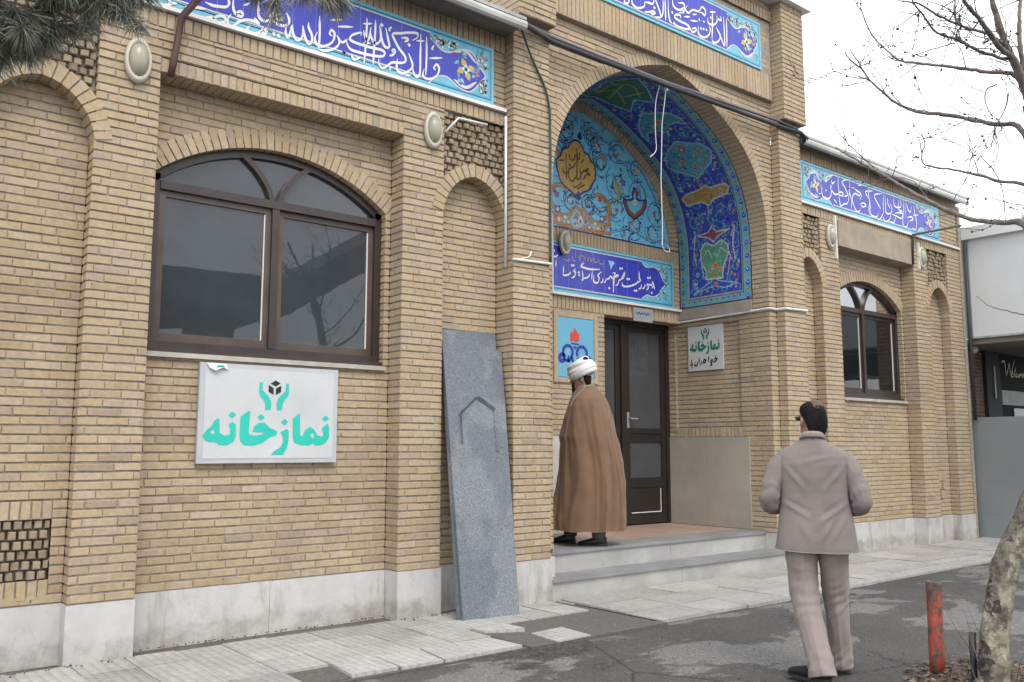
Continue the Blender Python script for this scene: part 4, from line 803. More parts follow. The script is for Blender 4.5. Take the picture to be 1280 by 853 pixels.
def frieze(name, x0, x1, z0, z1, y, strokes, dots, caps, w, dotr, seed, base=.02, flowers=(), extra=None):
    """caps: outlines (from the upper to the lower edge) that end the blue field"""
    rnd = random.Random(seed); mb = MB(); fn = lambda a, c, l: (a, y-base-.0008*l, c)
    mb.box((x0, y-base, z0), (x1, y+.01, z1), TI['turq'])
    def rect(a, c, e, g, l, k): mb.add([fn(a, c, l), fn(e, c, l), fn(e, g, l), fn(a, g, l)], [(0,1,2,3)], TI[k])
    b = .05
    h = z1-z0
    rect(x0+.028, z0+.028, x1-.028, z1-.028, 1, 'navy'); rect(x0+.036, z0+.036, x1-.036, z1-.036, 2, 'cyan')
    rect(x0+b+.01, z0+b+.002, x1-b-.01, z1-b-.002, 3, 'turq')
    zt, zb = z1-b-.004, z0+b+.004
    L, Rr = caps; field = []
    if Rr: field += [(Rr[0][0], zt)]+Rr+[(Rr[-1][0], zb)]
    else: field += [(x1-b-.012, zt), (x1-b-.012, zb)]
    if L: field += [(L[-1][0], zb)]+L[::-1]+[(L[0][0], zt)]
    else: field += [(x0+b+.012, zb), (x0+b+.012, zt)]
    mb.poly(field, lambda a, c, l: fn(a, c, 4), TI['blue'])
    ribbon(mb, [field[0], (field[-1][0], zt)], .012, fn, 5, TI['pale'], taper=False); ribbon(mb, [(Rr[-1][0] if Rr else x1-b, zb), (L[-1][0] if L else x0+b, zb)], .012, fn, 5, TI['pale'], taper=False)
    for cp in (L, Rr):
        if cp: ribbon(mb, cp, .013, fn, 5, TI['pale'], taper=False, n=3)
    inb = pip(field)
    for cp in (L, Rr):
        if not cp: continue
        xs = [p[0] for p in cp]; lo, hi = (min(xs), x1) if cp is Rr else (x0, max(xs))
        lo, hi = max(lo, x0+.08), min(hi, x1-.08)
        ins = lambda a, c: (not inb(a, c)) and x0+.07 < a < x1-.07 and z0+.065 < c < z1-.065
        scrolls(mb, rnd, ins, (lo, hi, z0, z1), fn, 6, int(70*(hi-lo)))
    for f in flowers:
        for k in range(9):
            a = rnd.uniform(0, 6.28); r = rnd.uniform(.07, .15)*h/.54
            leafp(mb, (f[0]+r*math.cos(a), f[1]+r*math.sin(a)), .07, .03, a+1.3, fn, 6, TI[rnd.choice(('ltblue', 'turq', 'cyan'))])
        flower(mb, f, .105*h/.54, fn, 7, ('yellow', 'turq'), 4, .4); flower(mb, f, .05*h/.54, fn, 9, ('white', 'navy'), 4, 0.)
        for sgn in (1, -1):
            ribbon(mb, [(f[0]-.12*h/.54*1.1, f[1]+sgn*.13*h/.54), (f[0], f[1]+sgn*.17*h/.54), (f[0]+.12*h/.54, f[1]+sgn*.09*h/.54)], .03*h/.54, fn, 6, TI['pale'])
            ribbon(mb, [(f[0]+.1, f[1]+sgn*.03), (f[0]+.15, f[1]+sgn*.02), (f[0]+.1, f[1])], .012, fn, 6, TI['pink'])
    x = x0+.12                                                     # tile joints
    while x < x1-.1: rect(x, z0+.06, x+.0028, z1-.06, 5, 'joint'); x += .2
    for i, s in enumerate(strokes): ribbon(mb, s, w, fn, 7+(i % 3), TI['white'], math.radians(62))
    for d in dots: dia(mb, d, dotr, fn, 8, TI['white'])
    if extra: extra(mb, fn)
    return mb.build(name, TL, HALL)
capR = mm(F_LEFT_CAP); CL = 2.84
mirx = lambda P, c: [(2*c-a, z) for a, z in P]
fl = (4.483, 4.777)
frieze('tile_frieze', .88, 4.805, 4.528, 5.066, 0, [mm(s) for s in F_LEFT], mm(F_LEFT_DOT), (mirx(capR, CL), capR), .026, .019, 3, flowers=(fl, (2*CL-fl[0], fl[1])))
sh = 13.49-4.805
capR2 = [(a+sh, z) for a, z in capR]; capL2 = mirx(capR2, (9.785+13.495)/2)
frieze('tile_frieze', 9.785, 13.495, 4.528, 5.05, 0, [mm(s) for s in F_RIGHT], mm(F_RIGHT_DOT), (capL2, capR2), .024, .017, 4, flowers=((fl[0]+sh, fl[1]), (2*11.64-fl[0]-sh, fl[1])))
capP = mm(F_PORTAL_CAP)
frieze('tile_frieze', 5.645, 8.935, 6.0, 6.60, -.055, [mm(s) for s in F_PORTAL], mm(F_PORTAL_DOT), (mirx(capP, XC), capP), .029, .02, 5, flowers=((8.64, 6.27), (2*XC-8.64, 6.27)))
capD = mm(F_DOOR_CAP)
def door_extra(mb, fn):
    for s in F_DOOR_GOLD: ribbon(mb, mm(s), .011, fn, 7, TI['gold'], math.radians(60))
    mb.poly(mm(F_DOOR_MAP), lambda a, c, l: fn(a, c, 7), TI['ltblue'])
frieze('tile_frieze', 5.69, 8.893, 3.195, 3.80, 1.39, [mm(s) for s in F_DOOR], mm(F_DOOR_DOT), (mirx(capD, XC), capD), .026, .019, 6, extra=door_extra)
# ---- mosaic rasters: every small tessera is a face with its own glaze colour
class Raster:
    def __init__(s, a0, a1, b0, b1, cell, bg):
        s.a0, s.b0, s.c = a0, b0, cell; s.na = int((a1-a0)/cell); s.nb = int((b1-b0)/cell)
        s.im = np.empty((s.nb, s.na, 3)); s.im[:] = bg
        s.A, s.B = np.meshgrid(a0+(np.arange(s.na)+.5)*cell, b0+(np.arange(s.nb)+.5)*cell)
    def _box(s, P, m):
        P = np.array(P); lo = P.min(0)-m; hi = P.max(0)+m
        i0, i1 = np.clip([(lo[0]-s.a0)/s.c, (hi[0]-s.a0)/s.c+1], 0, s.na).astype(int); j0, j1 = np.clip([(lo[1]-s.b0)/s.c, (hi[1]-s.b0)/s.c+1], 0, s.nb).astype(int)
        return slice(j0, j1), slice(i0, i1)
    def fill(s, P, c):
        b = s._box(P, s.c); A, B = s.A[b], s.B[b]; ins = np.zeros(A.shape, bool); n = len(P)
        for i in range(n):
            (x0, y0), (x1, y1) = P[i], P[i-1]
            if y0 == y1: continue
            k = ((y0 > B) != (y1 > B)) & (A < (x1-x0)*(B-y0)/(y1-y0)+x0); ins ^= k
        s.im[b][ins] = c
    def stroke(s, P, w, c, closed=False):
        P = list(P)+([P[0]] if closed else [])
        b = s._box(P, w); A, B = s.A[b], s.B[b]; d = np.full(A.shape, 9e9)
        if A.size == 0: return
        for (x0, y0), (x1, y1) in zip(P, P[1:]):
            l = (x1-x0)**2+(y1-y0)**2 or 1e-12; t = np.clip(((A-x0)*(x1-x0)+(B-y0)*(y1-y0))/l, 0, 1)
            d = np.minimum(d, np.hypot(A-x0-t*(x1-x0), B-y0-t*(y1-y0)))
        s.im[b][d < w/2] = c
    def leaf(s, x, y, l, w, a, c):
        P = [(0, 0), (.25, .5), (.55, .42), (1, 0), (.55, -.42), (.25, -.5)]
        s.fill([(x+l*u*math.cos(a)-w*v*math.sin(a), y+l*u*math.sin(a)+w*v*math.cos(a)) for u, v in P], c)
    def flower(s, x, y, r, c, c2, n=5, a0=0.):
        for k in range(n): s.leaf(x, y, r, r*.7, a0+6.283*k/n, c)
        s.fill([(x+r*.36*math.cos(k), y+r*.36*math.sin(k)) for k in np.linspace(0, 6.28, 9)[:-1]], c2)
    def vine(s, rnd, x, y, r, a, turn, c, w, leaves, tip):
        P = []
        for i in range(16):
            t = i/15; aa = a+turn*t*5.2; rr = r*(1-.72*t); P.append((x+rr*math.cos(aa), y+rr*math.sin(aa)))
        s.stroke(P, w, c)
        for i in (2, 5, 8, 11):
            aa = math.atan2(P[i+1][1]-P[i][1], P[i+1][0]-P[i][0])
            s.leaf(*P[i], r*.42, r*.2, aa+.8, rnd.choice(leaves)); s.leaf(*P[i], r*.36, r*.17, aa-.9, rnd.choice(leaves))
        s.flower(*P[-1], r*.34, rnd.choice(tip), rnd.choice(tip), 5, a)
    def mesh(s, name, fn, keep=None, parent=None, jit=.07):
        g = 1+RNG.normal(0, jit, (s.nb, s.na, 1)); im = np.clip(s.im*g, 0, 1)
        va = s.a0+np.arange(s.na+1)*s.c; vb = s.b0+np.arange(s.nb+1)*s.c
        vs = fn(*np.meshgrid(va, vb)).reshape(-1, 3); w = s.na+1
        j, i = np.meshgrid(np.arange(s.nb), np.arange(s.na), indexing='ij'); q = (j*w+i)
        q = np.stack([q, q+1, q+w+1, q+w], -1).reshape(-1, 4); col = im.reshape(-1, 3)
        if keep is not None:
            k = keep(s.A, s.B).reshape(-1); q = q[k]; col = col[k]
        off = np.array(parent.location) if parent is not None else 0
        me = bpy.data.meshes.new(name); me.from_pydata((vs-off).tolist(), [], q.tolist())
        at = me.attributes.new('col', 'FLOAT_COLOR', 'FACE'); at.data.foreach_set('color', np.concatenate([col, np.ones((len(col), 1))], 1).astype(np.float32).ravel())
        me.materials.append(M['mosaic']); me.update(); o = bpy.data.objects.new(name, me); COL.objects.link(o); o.parent = parent; return o
rnd = random.Random(9)
C_ = {k: np.array(v) for k, v in dict(sky=(.16, .49, .70), navy=(.02, .03, .14), olive=(.30, .30, .12), red=(.38, .10, .07), white=(.62, .62, .58), gold=(.50, .33, .09), brown=(.22, .09, .05),
     dblue=(.05, .06, .40), turq=(.12, .40, .52), green=(.07, .20, .13), pale=(.50, .50, .42), orange=(.50, .24, .06), blue=(.06, .10, .40), grey=(.35, .35, .38), lt=(.22, .46, .58), plum=(.20, .05, .08)).items()}
# tympanum
R = Raster(5.72, 8.86, 3.975, 5.51, .0085, C_['sky'])
cx = 7.25
def both(f):
    f(lambda P: P); f(lambda P: [(2*cx-a, z) for a, z in P])
pts = [(7.62, 4.95, .17), (7.95, 4.72, .2), (8.25, 4.95, .13), (7.62, 4.42, .15), (8.30, 4.62, .15), (8.62, 4.42, .13), (8.55, 4.18, .12), (8.18, 4.2, .15), (7.85, 4.35, .12), (7.9, 5.12, .12), (7.45, 5.22, .1), (8.05, 4.08, .08), (7.55, 5.08, .08), (8.7, 4.62, .07), (7.1, 5.3, .1), (6.98, 5.16, .1), (7.4, 4.34, .1), (7.1, 4.35, .1)]
for x, z, r in pts:
    for sgn in (1, -1):
        xx = x if sgn > 0 else 2*cx-x
        R.stroke([(xx+r*1.25*math.cos(q), z+r*1.25*math.sin(q)) for q in np.linspace(rnd.uniform(0, 3), 5.5, 14)], .011, C_['navy']*1.4)
        R.vine(rnd, xx, z, r, rnd.uniform(0, 6.28), sgn*rnd.choice((1, -1)), C_['navy'], .017, [C_['olive'], C_['green'], C_['sky']*.6, C_['navy'], C_['lt']], [C_['red'], C_['white'], C_['blue'], C_['orange']])
for k in range(150):
    x, z = rnd.uniform(cx, 8.8), rnd.uniform(4.02, 5.4); a = rnd.uniform(0, 6.28)
    for xx, aa in ((x, a), (2*cx-x, math.pi-a)):
        l = rnd.uniform(.04, .085); R.leaf(xx, z, l, l*.42, aa, C_['navy']); R.leaf(xx+.006, z, l*.8, l*.26, aa, C_[('olive', 'green', 'lt', 'blue', 'red', 'olive')[k % 6]])
def big(f):
    for P in ([(7.48, 4.5), (7.42, 4.75), (7.62, 5.02), (7.95, 5.02), (8.25, 4.8), (8.32, 4.5), (8.1, 4.18), (7.75, 4.05)], [(7.9, 5.0), (8.3, 5.0), (8.6, 4.65)], [(7.3, 5.4), (7.5, 5.25), (7.8, 5.2)], [(8.1, 4.15), (8.5, 4.05), (8.78, 4.1)]):
        R.stroke(f(spline(P)), .028, C_['navy']); R.stroke(f(spline(P)), .012, C_['lt'])
both(big)
for k in range(2):
    P = mm(T_RED[k]); w, c = ((.05, C_['red']), (.042, C_['brown']))[k]
    for f in (lambda q: q, lambda q: [(2*cx-a, z) for a, z in q]):
        R.stroke(f(spline(P)), w, c); R.stroke(f(spline(P)), w*.42, C_['orange'] if k else C_['olive'])
for x, z, c in ((7.20, 4.05, 'red'), (7.40, 4.06, 'red'), (7.55, 4.07, 'orange'), (7.05, 4.07, 'red'), (6.9, 4.08, 'orange'), (7.62, 4.20, 'blue'), (6.88, 4.2, 'blue'), (7.0, 4.12, 'olive'), (7.5, 4.12, 'olive')): R.flower(x, z, .06, C_[c], C_['white'])
R.stroke(spline(mm(T_RED[2])), .03, C_['lt']); R.fill([(7.25, 4.19), (7.2, 4.1), (7.25, 4.06), (7.3, 4.1)], C_['white']); R.fill([(7.25, 4.15), (7.225, 4.1), (7.25, 4.07), (7.275, 4.1)], C_['red'])
for f in (lambda q: q, lambda q: [(2*cx-a, z) for a, z in q]):
    P = f(mm(T_CAR)); R.stroke(P, .045, C_['navy'], True); R.fill(P, C_['brown']); m = np.mean(P, 0)
    R.fill([(m[0]+(a-m[0])*.72, m[1]+(z-m[1])*.72) for a, z in P], C_['turq']*1.1); R.flower(m[0], m[1], .05, C_['white'], C_['olive']); R.fill(f(mm(T_LEAF[0])), C_['olive'])
P = mm(T_MED); R.stroke(P, .05, C_['navy'], True); R.fill(P, C_['gold'])
for s in T_TXT: R.stroke(spline(mm(s)), .021, C_['brown']*.55)
R.flower(7.25, 5.05, .022, C_['red'], C_['red'])
R.leaf(7.25, 5.13, .12, .09, 1.57, C_['navy']); R.leaf(7.22, 4.36, .13, .1, 1.57, C_['navy'])
inT = pip(TYMP)
def keepT(A, B):
    P = np.array(TYMP); ins = np.zeros(A.shape, bool)
    for i in range(len(P)):
        (x0, y0), (x1, y1) = P[i], P[i-1]
        if y0 == y1: continue
        ins ^= ((y0 > B) != (y1 > B)) & (A < (x1-x0)*(B-y0)/(y1-y0)+x0)
    return ins
R.mesh('tympanum', lambda a, z: np.stack([a, np.full(a.shape, 1.408), z], -1), None, HALL)
mb = MB(); mb.box((5.70, 1.385, 3.972), (8.88, 1.40, 3.985)); mb.build('tympanum_edging', TM['navy'], HALL)
# vault: developed along the arch (s) and into the porch (v)
VP = [(9.04, 3.2)]+spline([(9.04, 3.55)]+PROF, 10)
VP = np.array(VP+[(2*XC-x, z) for x, z in VP[-2::-1]]); VS = np.concatenate([[0], np.cumsum(np.hypot(*np.diff(VP, axis=0).T))]); ST = VS[-1]
V = Raster(0, ST, .243, 1.387, .0095, C_['turq']*.9)
sa = ST/2
for k in range(int(ST/.085)):                                        # border of small flowers
    s0 = .04+k*.085
    for v in (.30, 1.33):
        if k % 2: V.flower(s0, v, .036, C_['gold']*.8, C_['red'], 4, .78)
        else: V.leaf(s0-.04, v, .08, .06, 0, C_['dblue']); V.flower(s0, v, .02, C_['red'], C_['white'])
for v in np.arange(.42, 1.25, .09):
    V.flower(.062, v, .036, C_['gold']*.8, C_['dblue'], 4, .78); V.flower(ST-.062, v, .036, C_['gold']*.8, C_['dblue'], 4)
i0, i1, v0, v1 = .125, ST-.125, .395, 1.215
Rc = lambda a, c_, e, g: [(a, c_), (e, c_), (e, g), (a, g)]
V.fill(Rc(i0-.03, v0-.03, i1+.03, v1+.03), C_['plum']*.5); V.fill(Rc(i0-.022, v0-.022, i1+.022, v1+.022), C_['pale']*.7); V.fill(Rc(i0-.006, v0-.006, i1+.006, v1+.006), C_['navy']); V.fill(Rc(i0, v0, i1, v1), C_['dblue'])
for v in (.247, 1.383): V.stroke([(0, v), (ST, v)], .02, C_['plum']*.5)
V.stroke([(.004, .24), (.004, 1.4)], .02, C_['plum']*.5)
for k in range(900):
    s_, v, l = rnd.uniform(.14, ST-.16), rnd.uniform(.41, 1.17), rnd.uniform(.03, .07); V.leaf(s_, v, l, l*.45, rnd.uniform(0, 6.28), C_[rnd.choice(('blue', 'turq', 'lt', 'blue', 'navy', 'olive', 'pale', 'turq'))]*rnd.uniform(.6, 1.1))
s_ = .2
while s_ < ST-.2:
    for v in (.48, .64, .79, .95, 1.11):
        V.vine(rnd, s_+rnd.uniform(-.05, .05), v+rnd.uniform(-.04, .04), rnd.uniform(.06, .10), rnd.uniform(0, 6.28), rnd.choice((1, -1)), C_['turq']*.8, .012, [C_['blue'], C_['turq']*.7, C_['green'], C_['blue']*.6], [C_['red'], C_['gold'], C_['lt'], C_['blue']])
    s_ += .13
def vb(P, c, edge=C_['lt'], w=.022):
    for f in (lambda q: q, lambda q: (ST-q[0], q[1])):
        q = [f((a/1000, b_/1000)) for a, b_ in P]; V.fill(q, c); V.stroke(q, w, edge, True)
for P in VAULT['fan']: vb(P, C_['blue']*.9, C_['lt'], .014)
for P in VAULT['vase']: vb(P, C_['green']*1.5, C_['pale'], .018)
for P in VAULT['star']: vb(P, C_['plum']*1.2, C_['pale'], .016)
for P in VAULT['cart']: vb(P, C_['gold']*.75, C_['pale'], .02)
for P in VAULT['med']: vb(P, C_['turq']*.75)
for P in VAULT['crest']: vb(P, C_['turq']*.7)
for key, n_, cs in (('med', 130, ('navy', 'dblue', 'red', 'gold', 'lt', 'pale')), ('crest', 130, ('navy', 'lt', 'gold', 'dblue', 'pale')), ('cart', 34, ('orange', 'plum', 'lt', 'dblue')), ('vase', 40, ('dblue', 'lt', 'green', 'green')), ('fan', 26, ('lt', 'dblue', 'pale'))):
    Pm = mm(VAULT[key][0]); ins = pip(Pm); lo = np.array(Pm).min(0); hi = np.array(Pm).max(0); k = 0
    while k < n_:
        a, v = rnd.uniform(lo[0], hi[0]), rnd.uniform(lo[1], hi[1]); l = rnd.uniform(.025, .055); an = rnd.uniform(0, 6.28)
        k += 1
        if ins(a, v) and ins(a+l*math.cos(an), v+l*math.sin(an)):
            c = C_[rnd.choice(cs)]; V.leaf(a, v, l, l*.42, an, c); V.leaf(ST-a, v, l, l*.42, math.pi-an, c)
g = mm(VAULT['green'][0]); m_ = ST/2
gp = [(m_-.46, .62), (m_-.20, .50), (m_, .46), (m_+.20, .50), (m_+.46, .62), (m_+.30, .80), (m_+.46, 1.0), (m_+.2, 1.12), (m_, 1.16), (m_-.2, 1.12), (m_-.46, 1.0), (m_-.30, .80)]
V.fill(gp, C_['green']*.75); V.stroke(gp, .022, C_['lt'], True)
for P in ([(-.3, .7), (-.1, .62), (.1, .7), (.3, .62)], [(-.3, .95), (-.05, .86), (.15, .95), (.3, .88)], [(-.1, 1.02), (0, .7)], [(.12, 1.02), (.2, .72)], [(-.25, .6), (-.18, .9)]):
    V.stroke(spline([(m_+a, c_) for a, c_ in P]), .02, C_['olive']*1.1)
for f in (lambda a: a, lambda a: ST-a):
    for a, v, c, n in ((.37, .79, 'orange', 5), (.50, .79, 'orange', 6), (.44, .72, 'gold', 5), (.44, .87, 'gold', 5), (1.43, .78, 'orange', 6), (1.42, .55, 'lt', 5), (1.44, 1.02, 'lt', 5), (2.0, .6, 'gold', 5), (1.95, .9, 'red', 5), (2.1, .8, 'red', 6), (1.83, .75, 'gold', 5), (2.6, .8, 'gold', 6), (2.45, .72, 'red', 5), (2.45, .95, 'red', 5), (.25, .79, 'orange', 5), (1.0, .79, 'turq', 5), (1.2, .79, 'lt', 4), (1.15, .6, 'green', 4), (1.15, .98, 'green', 4)):
        V.flower(f(a), v, .06 if n > 5 else .045, C_[c], C_['red'] if c != 'red' else C_['pale'], n, rnd.random())
    V.stroke([(f(a), v) for a, v in ((.35, .6), (.6, .55), (.72, .70), (.6, .76))], .012, C_['pale']); V.stroke([(f(a), v) for a, v in ((.35, .98), (.6, 1.02), (.72, .90), (.6, .84))], .012, C_['pale'])
    for v in (.48, 1.1): V.stroke(spline([(f(a), v+dv) for a, dv in ((.55, 0), (.75, .03), (.95, -.02), (.85, .05))]), .014, C_['pale'])
def vfn(s, v):
    x = np.interp(s, VS, VP[:, 0]); z = np.interp(s, VS, VP[:, 1]); return np.stack([x, v, z], -1)
V.mesh('vault_mosaic', vfn, None, HALL)
mb = MB(); o2 = offset([(x, z) for x, z in VP[::-1]], .03)
for k in range(len(o2)-1):
    mb.add([(o2[k][0], .25, o2[k][1]), (o2[k+1][0], .25, o2[k+1][1]), (o2[k+1][0], 1.5, o2[k+1][1]), (o2[k][0], 1.5, o2[k][1])], [(0,1,2,3)])
mb.build('vault_backing', M['mortar'], HALL)
# ---------------------------------------------------------------- things fixed to the hall or leaning on it
M['signboard'] = plain('white_sign_board', (.55, .57, .575), .35, .05, 3, dirt=.18)
M['signrim'] = plain('sign_rim', (.44, .46, .49), .4, .08, 4)
M['teal'] = plain('teal_lettering', (.02, .50, .40), .45, .06, 5)
M['green'] = plain('dark_green_lettering', (.015, .19, .10), .45, .06, 5)
M['black'] = plain('black_lettering', (.014, .014, .018), .5, .1, 8)
M['red'] = plain('red_print', (.45, .02, .06), .45, .1, 8)
def sign_art(mb, fn, cx, cz, w, zs, mats, dz=0., esc=1.):
    """the word and the emblem of two raised hands around a cube"""
    f = lambda a, c, l: fn(a, c, .0022)
    for o, h in SIGN_POLYS: mb.poly([(cx+a*w, cz+c*zs) for a, c in o], f, mats[0], [[(cx+a*w, cz+c*zs) for a, c in h]] if h else None)
    for k, L in ((0, SIGN_HANDS), (1, SIGN_CUBE)):
        for o in L: mb.poly([(cx+(a-.017)*w*esc+.017*w, cz+dz+c*zs*esc) for a, c in o], f, mats[k])
S1 = thing('wall_sign', 'large white framed sign with teal lettering under the left arched window', 'sign', (2.81, .17, 1.26))
mb = MB(); mb.box((2.255, .155, 1.255), (3.368, .188, 1.99)); mb.build('board', M['signrim'], S1)
mb = MB(); mb.box((2.295, .152, 1.29), (3.33, .156, 1.955)); mb.build('panel', M['signboard'], S1)
mb = MB(); sign_art(mb, lambda a, c, l: (a, .152-l, c), 2.81, 1.612, 1.034, .956, (0, 1)); mb.build('lettering', [M['teal'], M['black']], S1)
mb = MB(); P = [(2.30, 1.985, .150), (2.45, 1.985, .150), (2.46, 1.945, .140), (2.41, 1.955, .128), (2.36, 1.93, .12), (2.32, 1.95, .135)]
mb.add([(a, y, z) for a, z, y in P], [tuple(range(6))]); mb.add([(2.36, .128, 1.955), (2.43, .13, 1.958), (2.42, .126, 1.972), (2.375, .126, 1.97)], [(0,1,2,3)], 1); mb.build('torn_sticker', [M['white'], M['teal']], S1)
S2 = thing('wall_sign', 'small white sign with green and black lettering and red figure beside the entrance door', 'sign', (9.06, 1.0, 2.36))
mb = MB(); mb.box((9.052, .715, 2.362), (9.07, 1.278, 2.942)); mb.build('board', M['signboard'], S2)
mb = MB(); f2 = lambda a, c, l: (9.052-l, 1.0-a, c)   # seen from the west: right is towards the street
sign_art(mb, f2, .0, 2.738, .497, .54, (0, 1), -.008, 1.18)
def stroke3(mb, pts, w, fn, mat, nib=1.0): ribbon(mb, pts, w, lambda a, c, l: fn(a, c, .0022), 0, mat, nib)
for s in ([(.14, 2.475), (.16, 2.50), (.19, 2.49), (.165, 2.468), (.12, 2.455)], [(.12, 2.455), (.105, 2.49), (.09, 2.47), (.10, 2.42), (.07, 2.415)], [(.055, 2.545), (.055, 2.46)], [(.02, 2.50), (.0, 2.465), (-.03, 2.46), (-.02, 2.50), (.01, 2.48), (-.04, 2.45)],
          [(-.065, 2.49), (-.07, 2.45), (-.09, 2.43)], [(-.10, 2.54), (-.10, 2.46)], [(-.125, 2.48), (-.13, 2.44), (-.165, 2.43), (-.185, 2.46)]): stroke3(mb, s, .024, f2, 1)
for d in ((.165, 2.525), (-.155, 2.475)): dia(mb, d, .012, lambda a, c, l: f2(a, c, .0022), 0, 1)
mb.poly([(-.215, 2.485), (-.195, 2.435), (-.215, 2.435), (-.212, 2.395), (-.228, 2.395), (-.232, 2.435), (-.25, 2.435), (-.232, 2.485)], lambda a, c, l: f2(a, c, .0022), 2); disc(mb, (-.223, 2.502), .014, lambda a, c, l: f2(a, c, .0022), 0, 2)
mb.build('lettering', [M['green'], M['black'], M['red']], S2)
# emblem poster
M['poster'] = plain('sky_blue_print', (.14, .42, .60), .4, .06, 4, dirt=.1); M['flame'] = plain('flame_red', (.62, .06, .03), .4, .08, 6); M['royal'] = plain('royal_blue', (.02, .035, .30), .4, .08, 6)
S3 = thing('poster', 'sky blue poster with red flame over blue emblem behind the man in the turban', 'poster', (7.13, 1.39, 2.2))
mb = MB(); mb.box((6.845, 1.378, 2.195), (7.425, 1.40, 2.90)); mb.build('panel', M['poster'], S3)
mb = MB(); pf_ = lambda a, c, l: (a, 1.376, c)
fl_ = [(7.04, 2.62), (7.035, 2.69), (7.05, 2.74), (7.06, 2.705), (7.075, 2.755), (7.085, 2.72), (7.115, 2.80), (7.14, 2.735), (7.15, 2.765), (7.165, 2.71), (7.185, 2.735), (7.185, 2.66), (7.17, 2.615)]
mb.poly(fl_, pf_, 0)
mb.poly([(7.05, 2.605), (7.18, 2.598), (7.175, 2.578), (7.055, 2.583)], pf_, 1); mb.poly([(7.08, 2.565), (7.15, 2.562), (7.115, 2.52)], pf_, 1)
def ringp(c, r, w, a0, a1): ribbon(mb, [(c[0]+r*math.cos(a0+(a1-a0)*k/10), c[1]+r*math.sin(a0+(a1-a0)*k/10)) for k in range(11)], w, lambda a, c_, l: pf_(a, c_, l), 0, 1, taper=False, n=2)
ringp((7.00, 2.49), .075, .04, -.6, 4.0); ringp((7.225, 2.485), .08, .04, -1.0, 3.6); ringp((6.905, 2.415), .038, .05, 0, 6.3); ringp((7.325, 2.40), .038, .05, 0, 6.3); ringp((7.115, 2.42), .05, .04, 2.8, 6.6)
for s in ([(6.93, 2.40), (7.0, 2.385), (7.04, 2.41), (7.06, 2.46)], [(7.02, 2.45), (7.0, 2.40), (7.03, 2.37)], [(7.17, 2.42), (7.22, 2.40), (7.28, 2.405)]): ribbon(mb, s, .034, pf_, 0, 1)
mb.build('emblem', [M['flame'], M['royal']], S3)
# small plate over the door
S4 = thing('door_plate', 'small grey plate fixed to the lintel above the entrance door', 'plate', (8.33, 1.38, 3.0))
M['charcoal'] = plain('charcoal_panel', (.022, .025, .03), .6, .2, 2, spec=.2)
M['plate'] = plain('grey_plate', (.30, .31, .34), .5, .1, 6)
mb = MB(); mb.box((8.12, 1.366, 2.965), (8.47, 1.38, 3.135)); mb.build('plate', M['plate'], S4)
mb = MB(); ribbon(mb, [(8.15+k*.018, 3.065+.014*math.sin(k*2.1)+.006*math.sin(k*5)) for k in range(17)], .012, lambda a, c, l: (a, 1.3645, c), 0, 0); mb.build('worn_print', M['charcoal'], S4)
# round bulkhead lamps
M['lampring'] = plain('cream_lamp_ring', (.48, .46, .385), .45, .08, 5); M['lampglass'] = plain('dusty_lamp_glass', (.34, .335, .25), .3, .12, 7)
def lamp(x, y, z, label, r=.165, face=(0, -1)):
    t = thing('wall_lamp', label, 'lamp', (x, y, z), 0, 'round wall lamps on the facade')
    n = 28; R = [(r*.86, 0.), (r, .012), (r, .035), (r*.93, .05), (r*.76, .052), (r*.72, .04)]; k = MB(); k2 = MB()
    mk = lambda rr, d, a: (x+rr*.55*math.cos(a), y-d, z+rr*math.sin(a))
    k.loft([[mk(rr, d, 2*math.pi*i/n) for i in range(n)] for rr, d in R])
    k2.loft([[mk(r*.73*math.cos(q), .035+.065*math.sin(q), 2*math.pi*i/n) for i in range(n)] for q in np.linspace(0, 1.45, 6)])
    k.build('ring', M['lampring'], t, True); k2.build('glass_dome', M['lampglass'], t, True)
lamp(1.667, 0, 4.055, 'oval cream wall lamp beside the bent brown pipe, left of the big arched window')
lamp(4.137, 0, 4.125, 'oval cream wall lamp between the big arched window and the narrow blind niche')
lamp(10.42, 0, 4.14, 'oval cream wall lamp left of the small far window, seen edge on')
lamp(12.87, 0, 4.19, 'oval cream wall lamp right of the small far window, seen edge on')
lamp(6.91, 1.34, 3.78, 'oval dusty wall lamp hanging over the inscription inside the porch', .15)
for x, lb in ((10.53, 'short white conduit beside the lamp left of the far window'), (12.78, 'short white conduit beside the lamp right of the far window')):
    mb = MB(); mb.box((x, -.035, 3.86 if x < 11 else 4.0), (x+.025, .0, 4.44 if x < 11 else 4.40)); tag(mb.build('conduit', M['whitepipe']), lb, 'conduit')
# pipes and wires
def wire(name, pts, r, m, label, cat, n=8, sm=True):
    mb = MB(); mb.tube(spline(pts, 8) if sm and len(pts) > 2 else pts, r, n); return tag(mb.build(name, m, None, True), label, cat)
wire('conduit', [(4.94, -.035, 4.44), (4.94, -.035, 3.01)], .013, M['whitepipe'], 'vertical white conduit in the corner right of the blind niche', 'conduit')
wire('conduit', [(4.27, -.02, 4.14), (4.40, -.035, 4.295), (4.72, -.035, 4.31)], .011, M['whitepipe'], 'bent white conduit from the second lamp across the woven brick panel', 'conduit', sm=False)
wire('rain_pipe', [(2.13, -.33, 5.19), (2.125, -.3, 4.75), (1.935, -.06, 4.44), (1.925, -.045, 4.30), (1.905, -.035, 4.12), (1.89, -.03, 4.0)], .026, M['rustpipe'], 'rusty brown bent rain pipe in front of the left frieze', 'pipe', sm=False)
wire('bracket', [(12.605, -.02, 4.05), (12.605, -.04, 4.49), (13.6, -.30, 4.74)], .018, M['dark'], 'thin dark iron bracket in front of the far frieze', 'bracket', sm=False)
